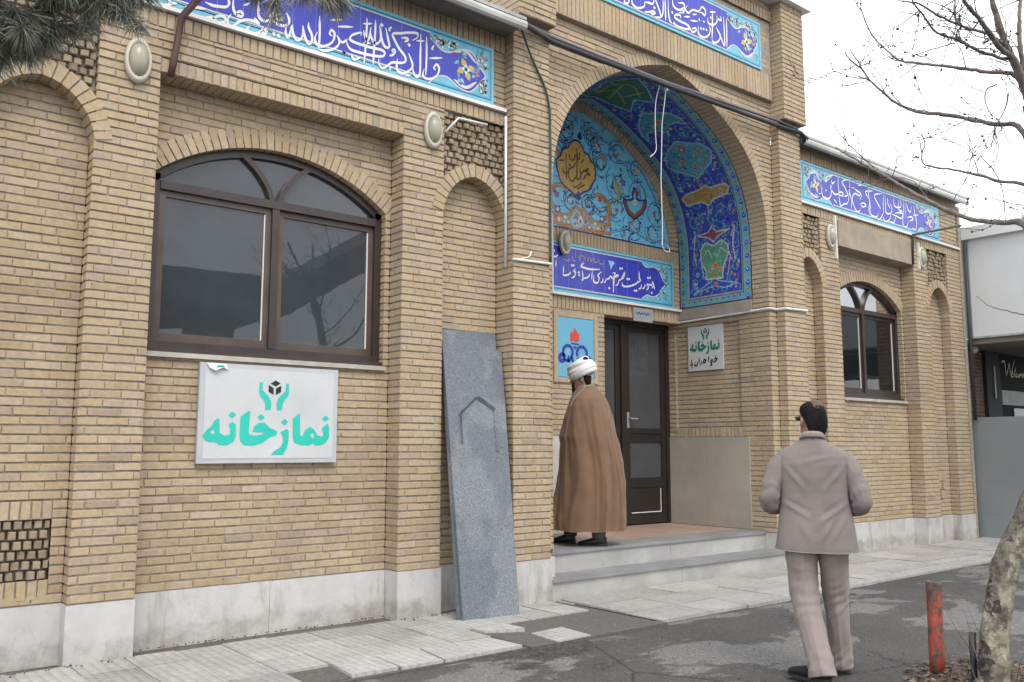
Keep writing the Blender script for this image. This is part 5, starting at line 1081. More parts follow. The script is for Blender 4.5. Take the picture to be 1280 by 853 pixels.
wire('cable_duct', [(4.86, -.315, 5.225), (4.98, -.26, 5.275), (5.41, -.155, 5.275), (7.2, -.12, 5.30), (9.15, -.14, 5.315), (9.58, -.17, 5.32), (9.68, -.20, 5.24)], .026, M['dark'], 'thick dark cable duct running across the front of the portal', 'cable', 8, False)
wire('cable', [(5.0, -.20, 5.325), (5.41, -.14, 5.33), (7.2, -.075, 5.36), (9.15, -.15, 5.375), (9.55, -.15, 5.37)], .018, plain('grey_cable', (.12, .115, .14), .5), 'thinner grey cable lying along the dark duct across the portal', 'cable', 8, False)
wire('cable', [(4.99, -.21, 5.24), (5.16, -.145, 5.05), (5.33, -.14, 4.80), (5.39, -.14, 4.60), (5.40, -.138, 4.4), (5.405, -.135, 4.1), (5.40, -.135, 3.6), (5.40, -.135, 3.1)], .011, M['greenwire'], 'thin black and green wire curving down the left of the portal arch', 'cable')
mb = MB()
mb.tube([(7.13, -.10, 5.30), (7.14, -.02, 4.9), (7.15, .02, 4.3), (7.158, .02, 3.75), (7.16, .03, 3.55)], .0048, 6)
mb.tube(spline([(7.16, .03, 3.55), (7.20, .03, 3.50), (7.28, .03, 3.50), (7.24, .02, 3.56)]), .004, 6)
mb.tube(spline([(7.02, -.10, 5.28), (7.03, -.03, 5.1), (7.05, 0, 4.8), (7.08, .02, 4.6), (6.98, .02, 4.5)]), .0045, 6)
mb.box((7.122, -.115, 5.25), (7.145, -.08, 5.33))
tag(mb.build('hanging_wire', M['whitepipe']), 'thin white wires hanging from the cable duct in front of the tiled vault', 'wire')
mb = MB(); mb.tube([(4.945, -.135, 3.07), (5.41, -.135, 3.085)], .012, 8); mb.tube(spline([(5.05, -.13, 3.09), (5.13, -.14, 3.115), (5.17, -.125, 3.17)]), .006, 6)
tag(mb.build('conduit', M['whitepipe']), 'thin white conduit across the left portal pier', 'conduit')
mb = MB(); mb.tube([(9.015, 1.55, 3.015), (9.015, .02, 3.04), (9.02, -.02, 3.04), (9.16, -.02, 3.04), (9.165, -.135, 3.04), (9.63, -.135, 3.055)], .015, 8)
tag(mb.build('conduit', M['whitepipe']), 'white conduit under the tiled vault and across the right portal pier', 'conduit')
mb = MB(); mb.tube([(6.72, 1.33, 4.1), (6.725, 1.33, 3.17)], .012, 8); tag(mb.build('conduit', M['whitepipe']), 'vertical white conduit behind the porch lamp', 'conduit')
# granite slabs leaning in the niche
m, t, b = nmat('grey_granite'); p = pos(t)
v_ = N(t, 'TexVoronoi'); v_.inputs['Scale'].default_value = 150; t.links.new(p, v_.inputs['Vector'])
c = ramp(t, v_.outputs['Color'], [(.0, (.085, .097, .115)), (.35, (.14, .157, .18)), (.65, (.175, .195, .22)), (1., (.26, .28, .30))])
c = mix(t, c, ramp(t, noise_n(t, 180, 3, .7, p), [(.35, .6), (.65, 1.25)]), .8, 'MULTIPLY')
c = mix(t, c, ramp(t, noise_n(t, 1.9, 3, .5, mapping(t, p, (1.2, 1, .9))), [(.47, (.82, .84, .88)), (.54, (1.16, 1.15, 1.12))]), .9, 'MULTIPLY')
t.links.new(c, b.inputs['Base Color']); b.inputs['Roughness'].default_value = .5; M['granite'] = m
def plate4(name, A, B, Cc, Dd, th, mat, parent=None, mb=None):
    """flat slab with front corners A B C D (bl, br, tr, tl)"""
    A, B, Cc, Dd = map(Vector, (A, B, Cc, Dd)); n = (B-A).cross(Dd-A).normalized()
    mb = MB(); f_ = [A, B, Cc, Dd]; mb.hexa([q-n*th for q in f_], f_); return mb, n
SA, SB, SC_, SD = Vector((4.232, -.395, .0)), Vector((4.785, -.425, .0)), Vector((4.955, .045, 2.25)), Vector((4.318, .055, 2.225))
G1 = thing('granite_slab', 'grey granite slab with a carved pointed niche, front one leaning on the wall', 'stone slab', (4.5, -.41, 0))
mb, nrm_ = plate4('', SA, SB, SC_, SD, .028, None); mb.build('slab', M['granite'], G1)
def onslab(u, v, d=0.):
    return (SA+(SB-SA)*u)*(1-v)+(SD+(SC_-SD)*u)*v+nrm_*d
def carve(pts, w, h):
    k = MB(); P = pts; a = offset(P, w/2); c = offset(P, -w/2)
    for i in range(len(P)-1):
        q = [a[i], a[i+1], c[i+1], c[i]]
        k.hexa([onslab(x/.6, z/2.28, -.002) for x, z in q], [onslab(x/.6, z/2.28, h) for x, z in q])
    return k
k = MB(); fr_ = [(.135, 1.44), (.14, 1.70), (.30, 1.83), (.47, 1.72), (.47, 1.36)]
for i in range(len(fr_)-1):
    (x0, z0), (x1, z1) = fr_[i], fr_[i+1]; L_ = math.hypot(x1-x0, z1-z0); nx, nz_ = -(z1-z0)/L_, (x1-x0)/L_
    w0 = .02
    q = [(x0, z0), (x1, z1), (x1+nx*w0, z1+nz_*w0), (x0+nx*w0, z0+nz_*w0)]
    k.hexa([onslab(a/.6, c/2.28, -.001) for a, c in q], [onslab(a/.6, c/2.28, .026 if j in (2, 3) else .002) for j, (a, c) in enumerate(q)])
k.build('carved_niche', M['granite'], G1)
k = MB(); q = [(.15, .02), (.46, .02), (.46, 1.70), (.15, 1.69)]
mb, _ = plate4('', (4.215, -.352, 0), (4.76, -.38, 0), (4.925, .10, 2.415), (4.336, .105, 2.40), .028, None)
tag(mb.build('granite_slab', M['granite']), 'plain grey granite slab, the taller one behind the carved slab', 'stone slab')
# ---------------------------------------------------------------- neighbour on the right
NB = thing('neighbour_building', 'white panelled building with a dark glazed entrance at the right edge', 'building', (14.35, -1, 0))
M['panel'] = plain('white_cladding', (.62, .64, .66), .45, .04, 1.5, dirt=.15)
mb = MB(); mb.box((14.35, -8, 3.085), (20, .05, 4.70)); mb.build('upper_storey', M['panel'], NB)
mb = MB(); mb.box((14.338, -8, 3.08), (14.352, -.07, 3.11)); mb.box((14.335, -.07, 3.08), (14.36, -.0, 4.66)); mb.build('corner_trim', plain('corner_strip', (.34, .37, .37), .4), NB)
mb = MB(); mb.box((14.26, -8, 4.665), (20.1, .16, 4.86)); mb.build('fascia', M['panel'], NB)
mb = MB(); mb.box((14.42, -8, 3.0), (20, .3, 3.083)); mb.build('canopy_soffit', M['cement'], NB)
mb = MB(); bricks(mb, front(.3), 14.18, 15.45, Z_BASE, 3.05); mb.box((14.16, .32, 0), (15.5, .6, 3.05), 1, .5); mb.build('return_wall', [M['brick_brown'], M['mortar']], NB)
mb = MB(); mb.box((15.45, .24, 0), (15.98, .5, 3.0)); mb.build('entrance_pillar', M['charcoal'], NB)
mb = MB(); mb.box((15.98, .29, 0), (20, .5, 3.0)); mb.build('shopfront', plain('dark_shopfront', (.012, .012, .013), .7, .2, 2, spec=.15), NB)
mb = MB(); mb.box((16.1, .275, 2.11), (20, .289, 2.36)); mb.build('sign_band', plain('grey_band', (.33, .34, .36), .5), NB)
mb = MB(); mb.box((16.55, .275, 1.7), (17.2, .289, 2.06)); mb.build('pane', plain('greenish_pane', (.14, .19, .18), .15), NB)
mb = MB()
for s in WELCOME: ribbon(mb, mm(s), .034, lambda a, c, l: (a, .283, c), 0, 0, 1.2)
mb.build('lettering', plain('pale_gold_script', (.70, .66, .50), .6), NB)
mb = MB(); mb.box((15.72, .225, 2.2), (15.76, .239, 2.75)); mb.build('door_pull', M['flash'], NB)
mb = MB(); mb.ball((14.7, .1, 2.95), (.07, .07, .07)); mb.build('soffit_lamp', M['white'], NB, True)
mb = MB(); mb.box((14.16, -.005, 0), (14.25, .3, 5.2), 1, .4); bricks(mb, front(-.0), 14.165, 14.26, Z_BASE, 3.1, L=.1); mb.build('junction_pier', [plain('red_brown_brick', (.13, .07, .055), .9, .3, 14), M['mortar']], NB)
wire('downpipe', [(14.275, -.045, 4.62), (14.275, -.045, 1.8)], .03, M['dark'], 'thin dark downpipe where the brick hall meets the white building', 'pipe')
FN = thing('sheet_fence', 'plain grey sheet metal hoarding to the right of the brick hall', 'fence', (14.35, -1.5, 0))
M['sheet'] = plain('grey_sheet_metal', (.225, .25, .265), .42, .10, .9, .1, 5, metal=.15, dirt=.3)
for i in range(3):
    y0 = .09-i*1.25; mb = MB(); mb.box((14.345, y0-1.245, .0), (14.352, y0, 1.845)); mb.box((14.338, y0-.02, .0), (14.352, y0, 1.848)); mb.build('sheet_panel', M['sheet'], FN)
mb = MB(); mb.box((14.353, -3.66, .0), (14.40, .09, .05)); mb.box((14.353, -3.66, 1.79), (14.40, .09, 1.845)); mb.build('rail', M['dark'], FN)
# ---------------------------------------------------------------- bollard
m, t, b = nmat('flaking_red_paint'); p = pos(t)
f_ = ramp(t, noise_n(t, 24, 7, .72, mapping(t, p, (1, 1, .6)), .4), [(.52, 0.), (.56, 1.)])
sep = N(t, 'SeparateXYZ'); t.links.new(p, sep.inputs[0])
cap_ = N(t, 'Math', operation='GREATER_THAN'); 
mr = N(t, 'MapRange'); mr.inputs['From Min'].default_value = .44; mr.inputs['From Max'].default_value = .52; t.links.new(sep.outputs['Z'], mr.inputs['Value'])
ad = N(t, 'Math', operation='ADD', use_clamp=True); t.links.new(f_, ad.inputs[0]); t.links.new(mr.outputs[0], ad.inputs[1])
c = mix(t, ramp(t, noise_n(t, 40, 4, .6, p), [(.3, (.31, .05, .03)), (.7, (.43, .10, .06))]), ramp(t, noise_n(t, 30, 4, .6, p), [(.3, (.05, .04, .035)), (.7, (.17, .14, .12))]), ad.outputs[0])
t.links.new(c, b.inputs['Base Color']); b.inputs['Roughness'].default_value = .6; bump(t, b, f_, .6, .004); M['bollard'] = m
bx, by = 5.655, -3.47
mb = MB(); n = 20; R = [(.045, -.03), (.046, .10), (.045, .3), (.046, .505), (.0475, .512), (.0475, .532), (.045, .536), (.037, .536), (.037, .46)]
mb.loft([[(bx+r*math.cos(6.2832*k/n)+z*.02, by+r*math.sin(6.2832*k/n), z) for k in range(n)] for r, z in R], cap=True)
tag(mb.build('bollard', M['bollard'], None, True), 'short red pipe bollard with flaking paint beside the tree', 'bollard')
BX = thing('cardboard_box', 'tan cardboard box standing inside behind the far window pane', 'box', (12.15, .62, 2.06))
M['card'] = plain('tan_cardboard', (.33, .23, .13), .85, .1, 6)
mb = MB(); mb.box((11.92, .48, 2.07), (12.42, .80, 2.42)); mb.build('carton', M['card'], BX)
mb = MB(); mb.box((11.92, .474, 2.36), (12.42, .479, 2.375)); mb.box((12.15, .474, 2.07), (12.19, .479, 2.36)); mb.build('tape', M['cement'], BX)
mb = MB(); mb.box((11.0, .40, 2.0), (12.6, .95, 2.065)); mb.build('inner_sill', M['sill'], HALL)
# ---------------------------------------------------------------- people
M['skin'] = plain('skin', (.30, .17, .115), .5, .12, 25, obj_space=True)
M['hair'] = plain('dark_hair', (.008, .007, .007), .8, .5, 60, .5, 160, obj_space=True, spec=.2)
M['scalp'] = plain('thinning_scalp', (.085, .05, .036), .55, .3, 60, .2, 200, obj_space=True)
M['shoe'] = plain('black_leather', (.012, .012, .014), .38, .3, 20, .1, 60, obj_space=True)
M['lens'] = plain('dark_lens', (.01, .01, .012), .15, .1, 5)
def cloth(name, c, weave_=260, var=.1):
    m, t, b = nmat(name); v = objc(t)
    col = ramp(t, noise_n(t, 5, 5, .6, v), [(.3, tuple(x*(1-var) for x in c)), (.7, tuple(x*(1+var) for x in c))])
    col = mix(t, col, ramp(t, noise_n(t, weave_, 2, .6, v), [(.3, .85), (.7, 1.12)]), .6, 'MULTIPLY')
    t.links.new(col, b.inputs['Base Color']); b.inputs['Roughness'].default_value = .85; b.inputs['Specular IOR Level'].default_value = .2
    b.inputs['Sheen Weight'].default_value = .15
    bump(t, b, noise_n(t, weave_, 3, .6, v), .25, .002); return m
M['jacket'] = cloth('mauve_grey_suiting', (.205, .177, .168)); M['trouser'] = cloth('taupe_trousers', (.265, .225, .21))
M['aba'] = cloth('camel_brown_cloak', (.18, .110, .069)); M['turban'] = cloth('white_turban_cloth', (.72, .72, .73)); M['collar'] = cloth('pale_collar', (.30, .26, .23)); M['robe'] = cloth('grey_robe', (.10, .10, .10))
def ell(c, rx, ry, n=24, z=None, rot=0., e=2.2):
    o = []
    for k in range(n):
        a = 2*math.pi*k/n; ca, sa_ = math.cos(a), math.sin(a)
        x = rx*math.copysign(abs(ca)**(2/e), ca); y = ry*math.copysign(abs(sa_)**(2/e), sa_)
        o.append((c[0]+x*math.cos(rot)-y*math.sin(rot), c[1]+x*math.sin(rot)+y*math.cos(rot), c[2]))
    return o
def head_shape(mb, c, turn, s=1.):
    """skull, face, nose, lips, ears; looks along +y turned by 'turn' about z"""
    R = Matrix.Rotation(turn, 3, 'Z'); C0 = Vector(c)
    q = lambda p: tuple(C0+R @ (Vector(p)*s))
    rows = [(-.120, .026, .070, .02), (-.105, .045, .088, -.02), (-.085, .056, .092, -.05), (-.055, .066, .092, -.072), (-.02, .071, .088, -.09), (.005, .0745, .084, -.097), (.03, .076, .090, -.100),
            (.06, .075, .088, -.098), (.085, .068, .074, -.088), (.105, .05, .05, -.066), (.118, .022, .018, -.03)]
    rings = []
    for z, w, f, bk in rows:
        cy = (f+bk)/2 if bk < 0 else (f+bk)/2; hy = (f-bk)/2
        rings.append([q((w*math.cos(2*math.pi*k/20)*(1 if math.sin(2*math.pi*k/20) < 0 else .94), cy+hy*math.sin(2*math.pi*k/20), z)) for k in range(20)])
    mb.loft(rings)
    mb.loft([[q((x*w, y, z)) for x, y in ((-1, .075), (1, .075), (.6, .08+d), (-.6, .08+d))] for z, w, d in ((-.045, .018, .028), (-.032, .017, .036), (-.01, .011, .025), (.018, .008, .010))])
    mb.ball(q((0, .088, -.066)), (.024*s, .014*s, .007*s)); mb.ball(q((0, .086, -.078)), (.02*s, .014*s, .007*s))
    mb.ball(q((0, .083, -.108)), (.024*s, .016*s, .018*s))
    for e in (-1, 1):
        mb.ball(q((.078*e, -.012, -.01)), (.012*s, .020*s, .034*s)); mb.ball(q((.032*e, .080, .024)), (.020*s, .010*s, .007*s))
    return q
def hand_shape(mb, wrist, d, up, sgn, curl=.9, s=1.):
    """palm and five unequal fingers, gently closed; d = pointing direction, up = back of the hand"""
    d = Vector(d).normalized(); up = (Vector(up)-d*Vector(up).dot(d)).normalized(); x = d.cross(up)*sgn; w = Vector(wrist)
    mb.loft([[tuple(w+d*(a*s)+x*(hx*math.cos(k)*s)+up*(hz*math.sin(k)*s)) for k in np.linspace(0, 6.2832, 13)[:-1]] for a, hx, hz in ((-.02, .026, .02), (.0, .028, .02), (.04, .040, .017), (.085, .042, .014))])
    for i, (o, L) in enumerate(((-.032, .062), (-.011, .074), (.011, .078), (.032, .070))):
        p = w+d*(.075*s)+x*(-o*s); pts = [p]; a = .15
        for seg in (.42, .32, .26):
            a += curl*.55; p = p+(d*math.cos(a)-up*math.sin(a))*(L*seg*s); pts.append(p)
        mb.tube(spline(pts, 3), [.0092*s*(1-.25*k/9) for k in range(10)], 8)
    p = w+d*(.02*s)+x*(.03*s); pts = [p, p+d*(.03*s)+x*(.022*s)-up*(.008*s), p+d*(.06*s)+x*(.026*s)-up*(.022*s), p+d*(.08*s)+x*(.018*s)-up*(.032*s)]
    mb.tube(pts, [.013*s, .0115*s, .0105*s, .008*s], 8)
def shoe(name, parent, at, rot, lift=0., s=1.):
    """at = under the ankle; toe along +y turned by rot"""
    mb = MB(); R = Matrix.Rotation(rot, 3, 'Z'); A = Vector(at)
    rings = []
    for y, w, z0, z1 in ((-.075, .022, .006, .05), (-.068, .032, .0, .085), (-.03, .036, .0, .092), (.02, .037, .0, .088), (.07, .041, .0, .068), (.13, .045, .0, .05), (.175, .036, .0, .04), (.20, .016, .005, .026)):
        ring = []
        for k in range(14):
            a = 2*math.pi*k/14; x = w*math.copysign(abs(math.cos(a))**.75, math.cos(a)); z = (z0+z1)/2+(z1-z0)/2*math.copysign(abs(math.sin(a))**.8, math.sin(a))
            ring.append(tuple(A+R @ (Vector((x, y, z+lift*max(0, -y+.10)/.17))*s)))
        rings.append(ring)
    mb.loft(rings); o = mb.build(name, M['shoe'], parent, True, True)
    m_ = MB(); rings = []
    for y, w, z1 in ((-.08, .02, .022), (-.07, .034, .022), (-.01, .038, .022), (.0, .037, .012), (.06, .043, .010), (.13, .048, .010), (.18, .037, .010), (.208, .014, .010)):
        rings.append([tuple(A+R @ (Vector((x*w, y, z+lift*max(0, -y+.10)/.17))*s)) for x, z in ((-1, -.004), (1, -.004), (1, z1), (-1, z1))])
    m_.loft(rings); m_.build('sole', M['dark'], o, False, True); return o
def wrinkle(sc, amp, stretch=(1, 1, 1), seed=0.):
    def f(co, n):
        p = Vector((co.x*stretch[0]+seed, co.y*stretch[1], co.z*stretch[2]))*sc
        a = noise.noise(p); b_ = noise.noise(p*2.3+Vector((5, 5, 5)))
        return amp*((1-abs(a)*2.2)*.7+b_*.45)
    return f
# ------------------------------------------------ man in the suit
P1 = thing('person', 'man in a mauve grey suit walking away with his head turned left', 'person', (5.0, -3.075, -.03), math.radians(-57))
mb = MB(); hc = (0, .03, 1.575); q = head_shape(mb, hc, math.radians(30), .97)
mb.tube([(0, -.01, 1.36), (0, .0, 1.44), (0, .015, 1.52)], [.075, .058, .056], 16)
mb.loft([ell((0, 0, z), x, y, 20) for z, x, y in ((.84, .15, .10), (.95, .155, .105), (1.10, .145, .095), (1.25, .155, .09), (1.33, .15, .075), (1.41, .06, .055))])
for s_ in (-1, 1):
    mb.tube([(.12*s_, 0, 1.31), (.175*s_, 0, 1.27), (.262*s_, -.045, 1.08), (.16*s_, .19, 1.03)], [.045, .045, .040, .028], 12)
    hand_shape(mb, (.16*s_, .19, 1.03), (-.55*s_, .80, .05), (0, -.1, 1), s_, .9)
for s_, xk, yk, xa, ya in ((-1, -.078, -.03, .0, -.20), (1, .10, .10, .12, .185)):
    mb.tube([(.085*s_, 0, .88), (xk, yk, .47), (xa, ya, .10)], [.075, .05, .040], 12)
B1 = mb.build('body', M['skin'], P1, True, True); remesh(B1, .0065, 3)
mb = MB(); Rh = Matrix.Rotation(math.radians(30), 3, 'Z')
def qh(p): return tuple(Vector(hc)+Rh @ (Vector(p)*.97))
rings = []
for z, w, f, bk in ((-.10, .046, -.055, -.078), (-.07, .062, -.045, -.092), (-.035, .073, -.025, -.101), (.0, .0775, .0, -.106), (.03, .0795, .045, -.108), (.06, .079, .074, -.106), (.088, .071, .074, -.096), (.108, .055, .054, -.075), (.120, .028, .025, -.042), (.124, .006, .0, -.02)):
    rings.append([qh((w*math.cos(6.2832*k/28)*(1+.03*noise.noise(Vector((k*.9, z*30, 2)))), (f+bk)/2+(f-bk)/2*math.sin(6.2832*k/28)*(1+.03*noise.noise(Vector((k*.7, z*25, 7)))), z)) for k in range(28)])
mb.loft(rings); H1 = mb.build('hair', M['hair'], P1, True, True); remesh(H1, .005, 2, wrinkle(70, .0022, (1, 1, .35), 2.))
mb = MB(); n = 16; rr = []
for f in (0, .35, .7, 1.):
    rr.append([qh((.040*f*math.cos(6.2832*k/n)*(1+.18*math.sin(3*k)), -.072+.034*f*math.sin(6.2832*k/n), .117-.016*f*f+.034*f*math.sin(6.2832*k/n))) for k in range(n)])
mb.loft(rr); mb.build('bald_patch', M['scalp'], H1, True, True)
mb = MB()
for e in (-1, 1):
    mb.tube([qh((.075*e, -.02, .02)), qh((.072*e, .085, .022))], .0035, 6); mb.ball(qh((.034*e, .105, .014)), (.019, .006, .014)); mb.tube([qh((.072*e, .085, .022)), qh((.034*e, .108, .022)), qh((0, .108, .022))], .0035, 6)
mb.build('glasses', M['lens'], P1, True, True)
def grid_loft(rings, closed_top=False):
    mb = MB(); mb.loft(rings, cap=False); return mb
KJ = [(.770, .246, .150, -.150), (.80, .243, .152, -.150), (.90, .230, .152, -.140), (1.02, .214, .150, -.122), (1.12, .208, .148, -.118), (1.22, .212, .142, -.124), (1.30, .222, .125, -.122), (1.345, .222, .108, -.112), (1.375, .205, .092, -.102), (1.40, .165, .080, -.094), (1.425, .115, .066, -.088), (1.45, .080, .056, -.082), (1.472, .070, .050, -.078)]
kz = np.array([k[0] for k in KJ]); NB_ = 130; rings = []
for z in np.linspace(.770, 1.472, 96):
    w, f, bk = (float(np.interp(z, kz, [k[i] for k in KJ])) for i in (1, 2, 3)); e = 3.0-.6*max(0, min(1, (z-1.22)/.2)); ring = []
    for k in range(NB_):
        a = 2*math.pi*k/NB_; ca, sa2 = math.cos(a), math.sin(a)
        x = w*math.copysign(abs(ca)**(2/e), ca); y = math.copysign(abs(sa2)**(2/e), sa2)*(f if sa2 > 0 else -bk); back = sa2 < -.1
        d = .010*noise.noise(Vector((x*6, y*6+2, z*2.6)))+.005*noise.noise(Vector((x*15, y*15, z*7)))
        if back:
            d -= .004*math.exp(-(x/.005)**2)                                          # centre seam
            if z < 1.0: d -= .034*math.exp(-((x+.012-.08*(1.0-z))/.011)**2)*min(1, (1.0-z)/.05)       # vent
            # drag lines from the shoulder blades and the small of the back
            for cx_, cz_, an, am in ((.12, 1.22, .9, .009), (-.12, 1.22, -.9, .008), (.10, 1.00, .6, .010), (-.11, 1.02, -.55, .009), (.13, .90, 1.0, .008), (.05, .88, .95, .009), (-.05, .87, -1.1, .006), (.02, 1.33, .2, .006)):
                u = (x-cx_)*math.cos(an)+(z-cz_)*math.sin(an); v = -(x-cx_)*math.sin(an)+(z-cz_)*math.cos(an)
                d += am*math.exp(-(u/.085)**2)*(math.exp(-(v/.014)**2)-.7*math.exp(-((v-.026)/.016)**2))
        r = 1+d/max(.08, math.hypot(x, y))
        ring.append((x*r, y*r, z+(.006*math.sin(a*2+1) if z < .79 else 0)))
    rings.append(ring)
mb = grid_loft(rings)
o_ = len(mb.v); mb.loft([[(x*.93, y*.93, z) for x, y, z in r] for r in rings[::6]], cap=False)
for k in range(NB_): mb.f.append((k, (k+1) % NB_, o_+(k+1) % NB_, o_+k)); mb.m.append(0); mb.r.append(0.)
J1 = mb.build('jacket', M['jacket'], P1, True, True)
def garment_tube(name, path, rad, mat_, parent, disp, n=56, m=90, hem=True):
    P = spline(path, 12); P = [Vector(q) for q in P]; L_ = [0.]
    for q, w in zip(P, P[1:]): L_.append(L_[-1]+(w-q).length)
    T = np.array(L_)/L_[-1]; pr = np.linspace(0, 1, len(rad)); rings = []; prev = None
    for t_ in np.linspace(0, 1, m):
        c = Vector([float(np.interp(t_, T, [q[i] for q in P])) for i in range(3)]); c2_ = Vector([float(np.interp(min(1, t_+.02), T, [q[i] for q in P])) for i in range(3)]); c0_ = Vector([float(np.interp(max(0, t_-.02), T, [q[i] for q in P])) for i in range(3)])
        tg = (c2_-c0_).normalized()
        u = Vector((1, 0, 0)) if prev is None else prev
        u = (u-tg*u.dot(tg)).normalized(); prev = u; w = tg.cross(u); ra = float(np.interp(t_, pr, [q[0] for q in rad])); rb = float(np.interp(t_, pr, [q[1] for q in rad])); ring = []
        for k in range(n):
            a = 6.28318*k/n; dd = disp(t_, a); ring.append(tuple(c+u*((ra+dd)*math.cos(a))+w*((rb+dd)*math.sin(a))))
        rings.append(ring)
    mb = MB(); mb.loft(rings, cap=False)
    if hem:
        c = Vector((0, 0, 0))
        for q in rings[-1]: c += Vector(q)
        c /= n; o_ = len(mb.v); inner = [[tuple(c+(Vector(q)-c)*.88) for q in rings[-1]], [tuple(c+(Vector(q)-c)*.85+(Vector(rings[-8][0])-Vector(rings[-1][0]))*.9) for q in rings[-1]]]
        mb.loft(inner, cap=False); e_ = (m-1)*n
        for k in range(n): mb.f.append((e_+k, e_+(k+1) % n, o_+(k+1) % n, o_+k)); mb.m.append(0); mb.r.append(0.)
    return mb.build(name, mat_, parent, True, True)
for s_ in (-1, 1):
    def sd(t_, a, s_=s_):
        el = math.exp(-((t_-.52)/.13)**2); up = math.exp(-((t_-.10)/.12)**2)
        ph = t_*60+2.2*math.cos(a-1.2*s_)+3*noise.noise(Vector((a, t_*3, s_*5.)))
        return .0042*el*math.sin(ph)+.0012*math.sin(t_*34+2*math.sin(a+s_))*(1-up)+.006*noise.noise(Vector((math.cos(a)*2, math.sin(a)*2, t_*7+s_*3)))
    garment_tube('sleeve', [(.168*s_, -.005, 1.345), (.212*s_, -.012, 1.285), (.248*s_, -.035, 1.18), (.272*s_, -.055, 1.09), (.262*s_, .0, 1.045), (.225*s_, .10, 1.03), (.175*s_, .20, 1.03)],
                 [(.055, .065), (.064, .074), (.062, .070), (.058, .062), (.056, .058), (.050, .052), (.046, .048)], M['jacket'], J1, sd)
mb = MB(); mb.tube(spline([(-.062, .045, 1.43), (-.074, -.02, 1.462), (-.05, -.072, 1.478), (0, -.086, 1.482), (.05, -.072, 1.478), (.074, -.02, 1.462), (.062, .045, 1.43)], 5), [(.006, .0145)]*31, 10); mb.build('collar', M['jacket'], J1, True, True)
mb = MB(); mb.tube(spline([(-.058, .04, 1.45), (-.066, -.02, 1.478), (-.045, -.062, 1.492), (0, -.074, 1.496), (.045, -.062, 1.492), (.066, -.02, 1.478), (.058, .04, 1.45)], 5), [(.005, .011)]*31, 10); mb.build('shirt_collar', M['collar'], P1, True, True)
mb = MB(); mb.loft([ell((0, .0, z), x, y, 28) for z, x, y in ((.80, .172, .12), (.86, .175, .125), (.93, .165, .12))]); T1 = mb.build('trousers', M['trouser'], P1, True, True)
for s_, pts, rad in ((-1, [(-.085, -.005, .88), (-.090, -.005, .74), (-.086, .0, .60), (-.078, -.035, .46), (-.045, -.10, .30), (-.012, -.17, .16), (.005, -.205, .055)], [(.098, .115), (.098, .112), (.090, .100), (.082, .088), (.078, .084), (.075, .083), (.078, .090)]),
                     (1, [(.090, .005, .88), (.096, .02, .74), (.100, .06, .60), (.103, .10, .46), (.110, .13, .30), (.118, .165, .16), (.122, .185, .045)], [(.092, .112), (.090, .108), (.082, .096), (.074, .084), (.070, .080), (.068, .078), (.072, .084)])):
    def ld(t_, a, s_=s_):
        kn = math.exp(-((t_-.50)/.13)**2); an = math.exp(-((t_-.95)/.10)**2); th = math.exp(-((t_-.15)/.14)**2)
        ph = t_*78+2.4*math.sin(a*1.+s_)+4*noise.noise(Vector((math.cos(a), math.sin(a)+s_*4, t_*5)))
        crease = .007*math.exp(-((a-4.712)/.10)**2)+.006*math.exp(-((a-1.571)/.10)**2)
        return (.0028*kn+.0034*an+.0012*th)*math.sin(ph+1.6*math.cos(a))+crease*(1-.6*kn)+.008*noise.noise(Vector((math.cos(a)*1.8+s_*7, math.sin(a)*1.8, t_*6)))
    garment_tube('trouser_leg', pts, rad, M['trouser'], T1, ld)
shoe('shoe', P1, (-.024, -.178, .03), math.radians(48), .0, 1.08)
shoe('shoe', P1, (.122, .19, .03), math.radians(-4), .03, 1.08)
# ------------------------------------------------ cleric on the landing
P2 = thing('person', 'bearded man in white turban and long camel brown cloak standing on the landing', 'person', (6.34, .385, .395), math.radians(37))
hz = 1.685
mb = MB(); q2 = head_shape(mb, (0, .05, hz), math.radians(6), 1.03)
mb.tube([(0, -.01, 1.48), (0, .01, 1.56), (0, .03, 1.63)], [.08, .062, .06], 16)
mb.loft([ell((0, 0, z), x, y, 20) for z, x, y in ((.90, .16, .11), (1.02, .165, .115), (1.2, .155, .105), (1.38, .165, .10), (1.47, .15, .085), (1.54, .07, .06))])
for s_ in (-1, 1):
    mb.tube([(.13*s_, 0, 1.44), (.165*s_, .0, 1.39), (.185*s_, .01, 1.16), (.12*s_, .14, 1.08)], [.05, .05, .042, .03], 12)
    hand_shape(mb, (.12*s_, .14, 1.08), (-.9*s_, .35, -.1), (0, .1, 1), s_, .9)
for s_, yk, ya in ((-1, -.03, -.13), (1, .12, .20)):
    mb.tube([(.085*s_, 0, .94), (.09*s_, yk, .52), (.085*s_, ya, .09)], [.09, .058, .044], 12)
B2 = mb.build('body', M['skin'], P2, True, True); remesh(B2, .0065, 3)
mb = MB(); Rc2 = Matrix.Rotation(math.radians(6), 3, 'Z'); c2 = Vector((0, .05, hz))
def qc(p): return tuple(c2+Rc2 @ Vector(p))
mb.loft([[qc((w*math.cos(a), y0+.03*max(0, math.sin(a)), z)) for a in np.linspace(0, 6.2832, 17)[:-1] for y0 in (.065,)] for z, w in ((-.04, .073), (-.08, .069), (-.12, .05), (-.16, .03))])
BR = mb.build('beard', M['hair'], P2, True, True)
mb = MB(); rings = []
for z, w, f, bk in ((-.09, .055, -.05, -.09), (-.05, .072, -.04, -.102), (-.005, .080, .0, -.107), (.03, .081, .02, -.107)):
    rings.append([qc((w*math.cos(6.2832*k/20), (f+bk)/2+(f-bk)/2*math.sin(6.2832*k/20), z)) for k in range(20)])
mb.loft(rings); mb.build('hair', M['hair'], P2, True, True)
mb = MB()
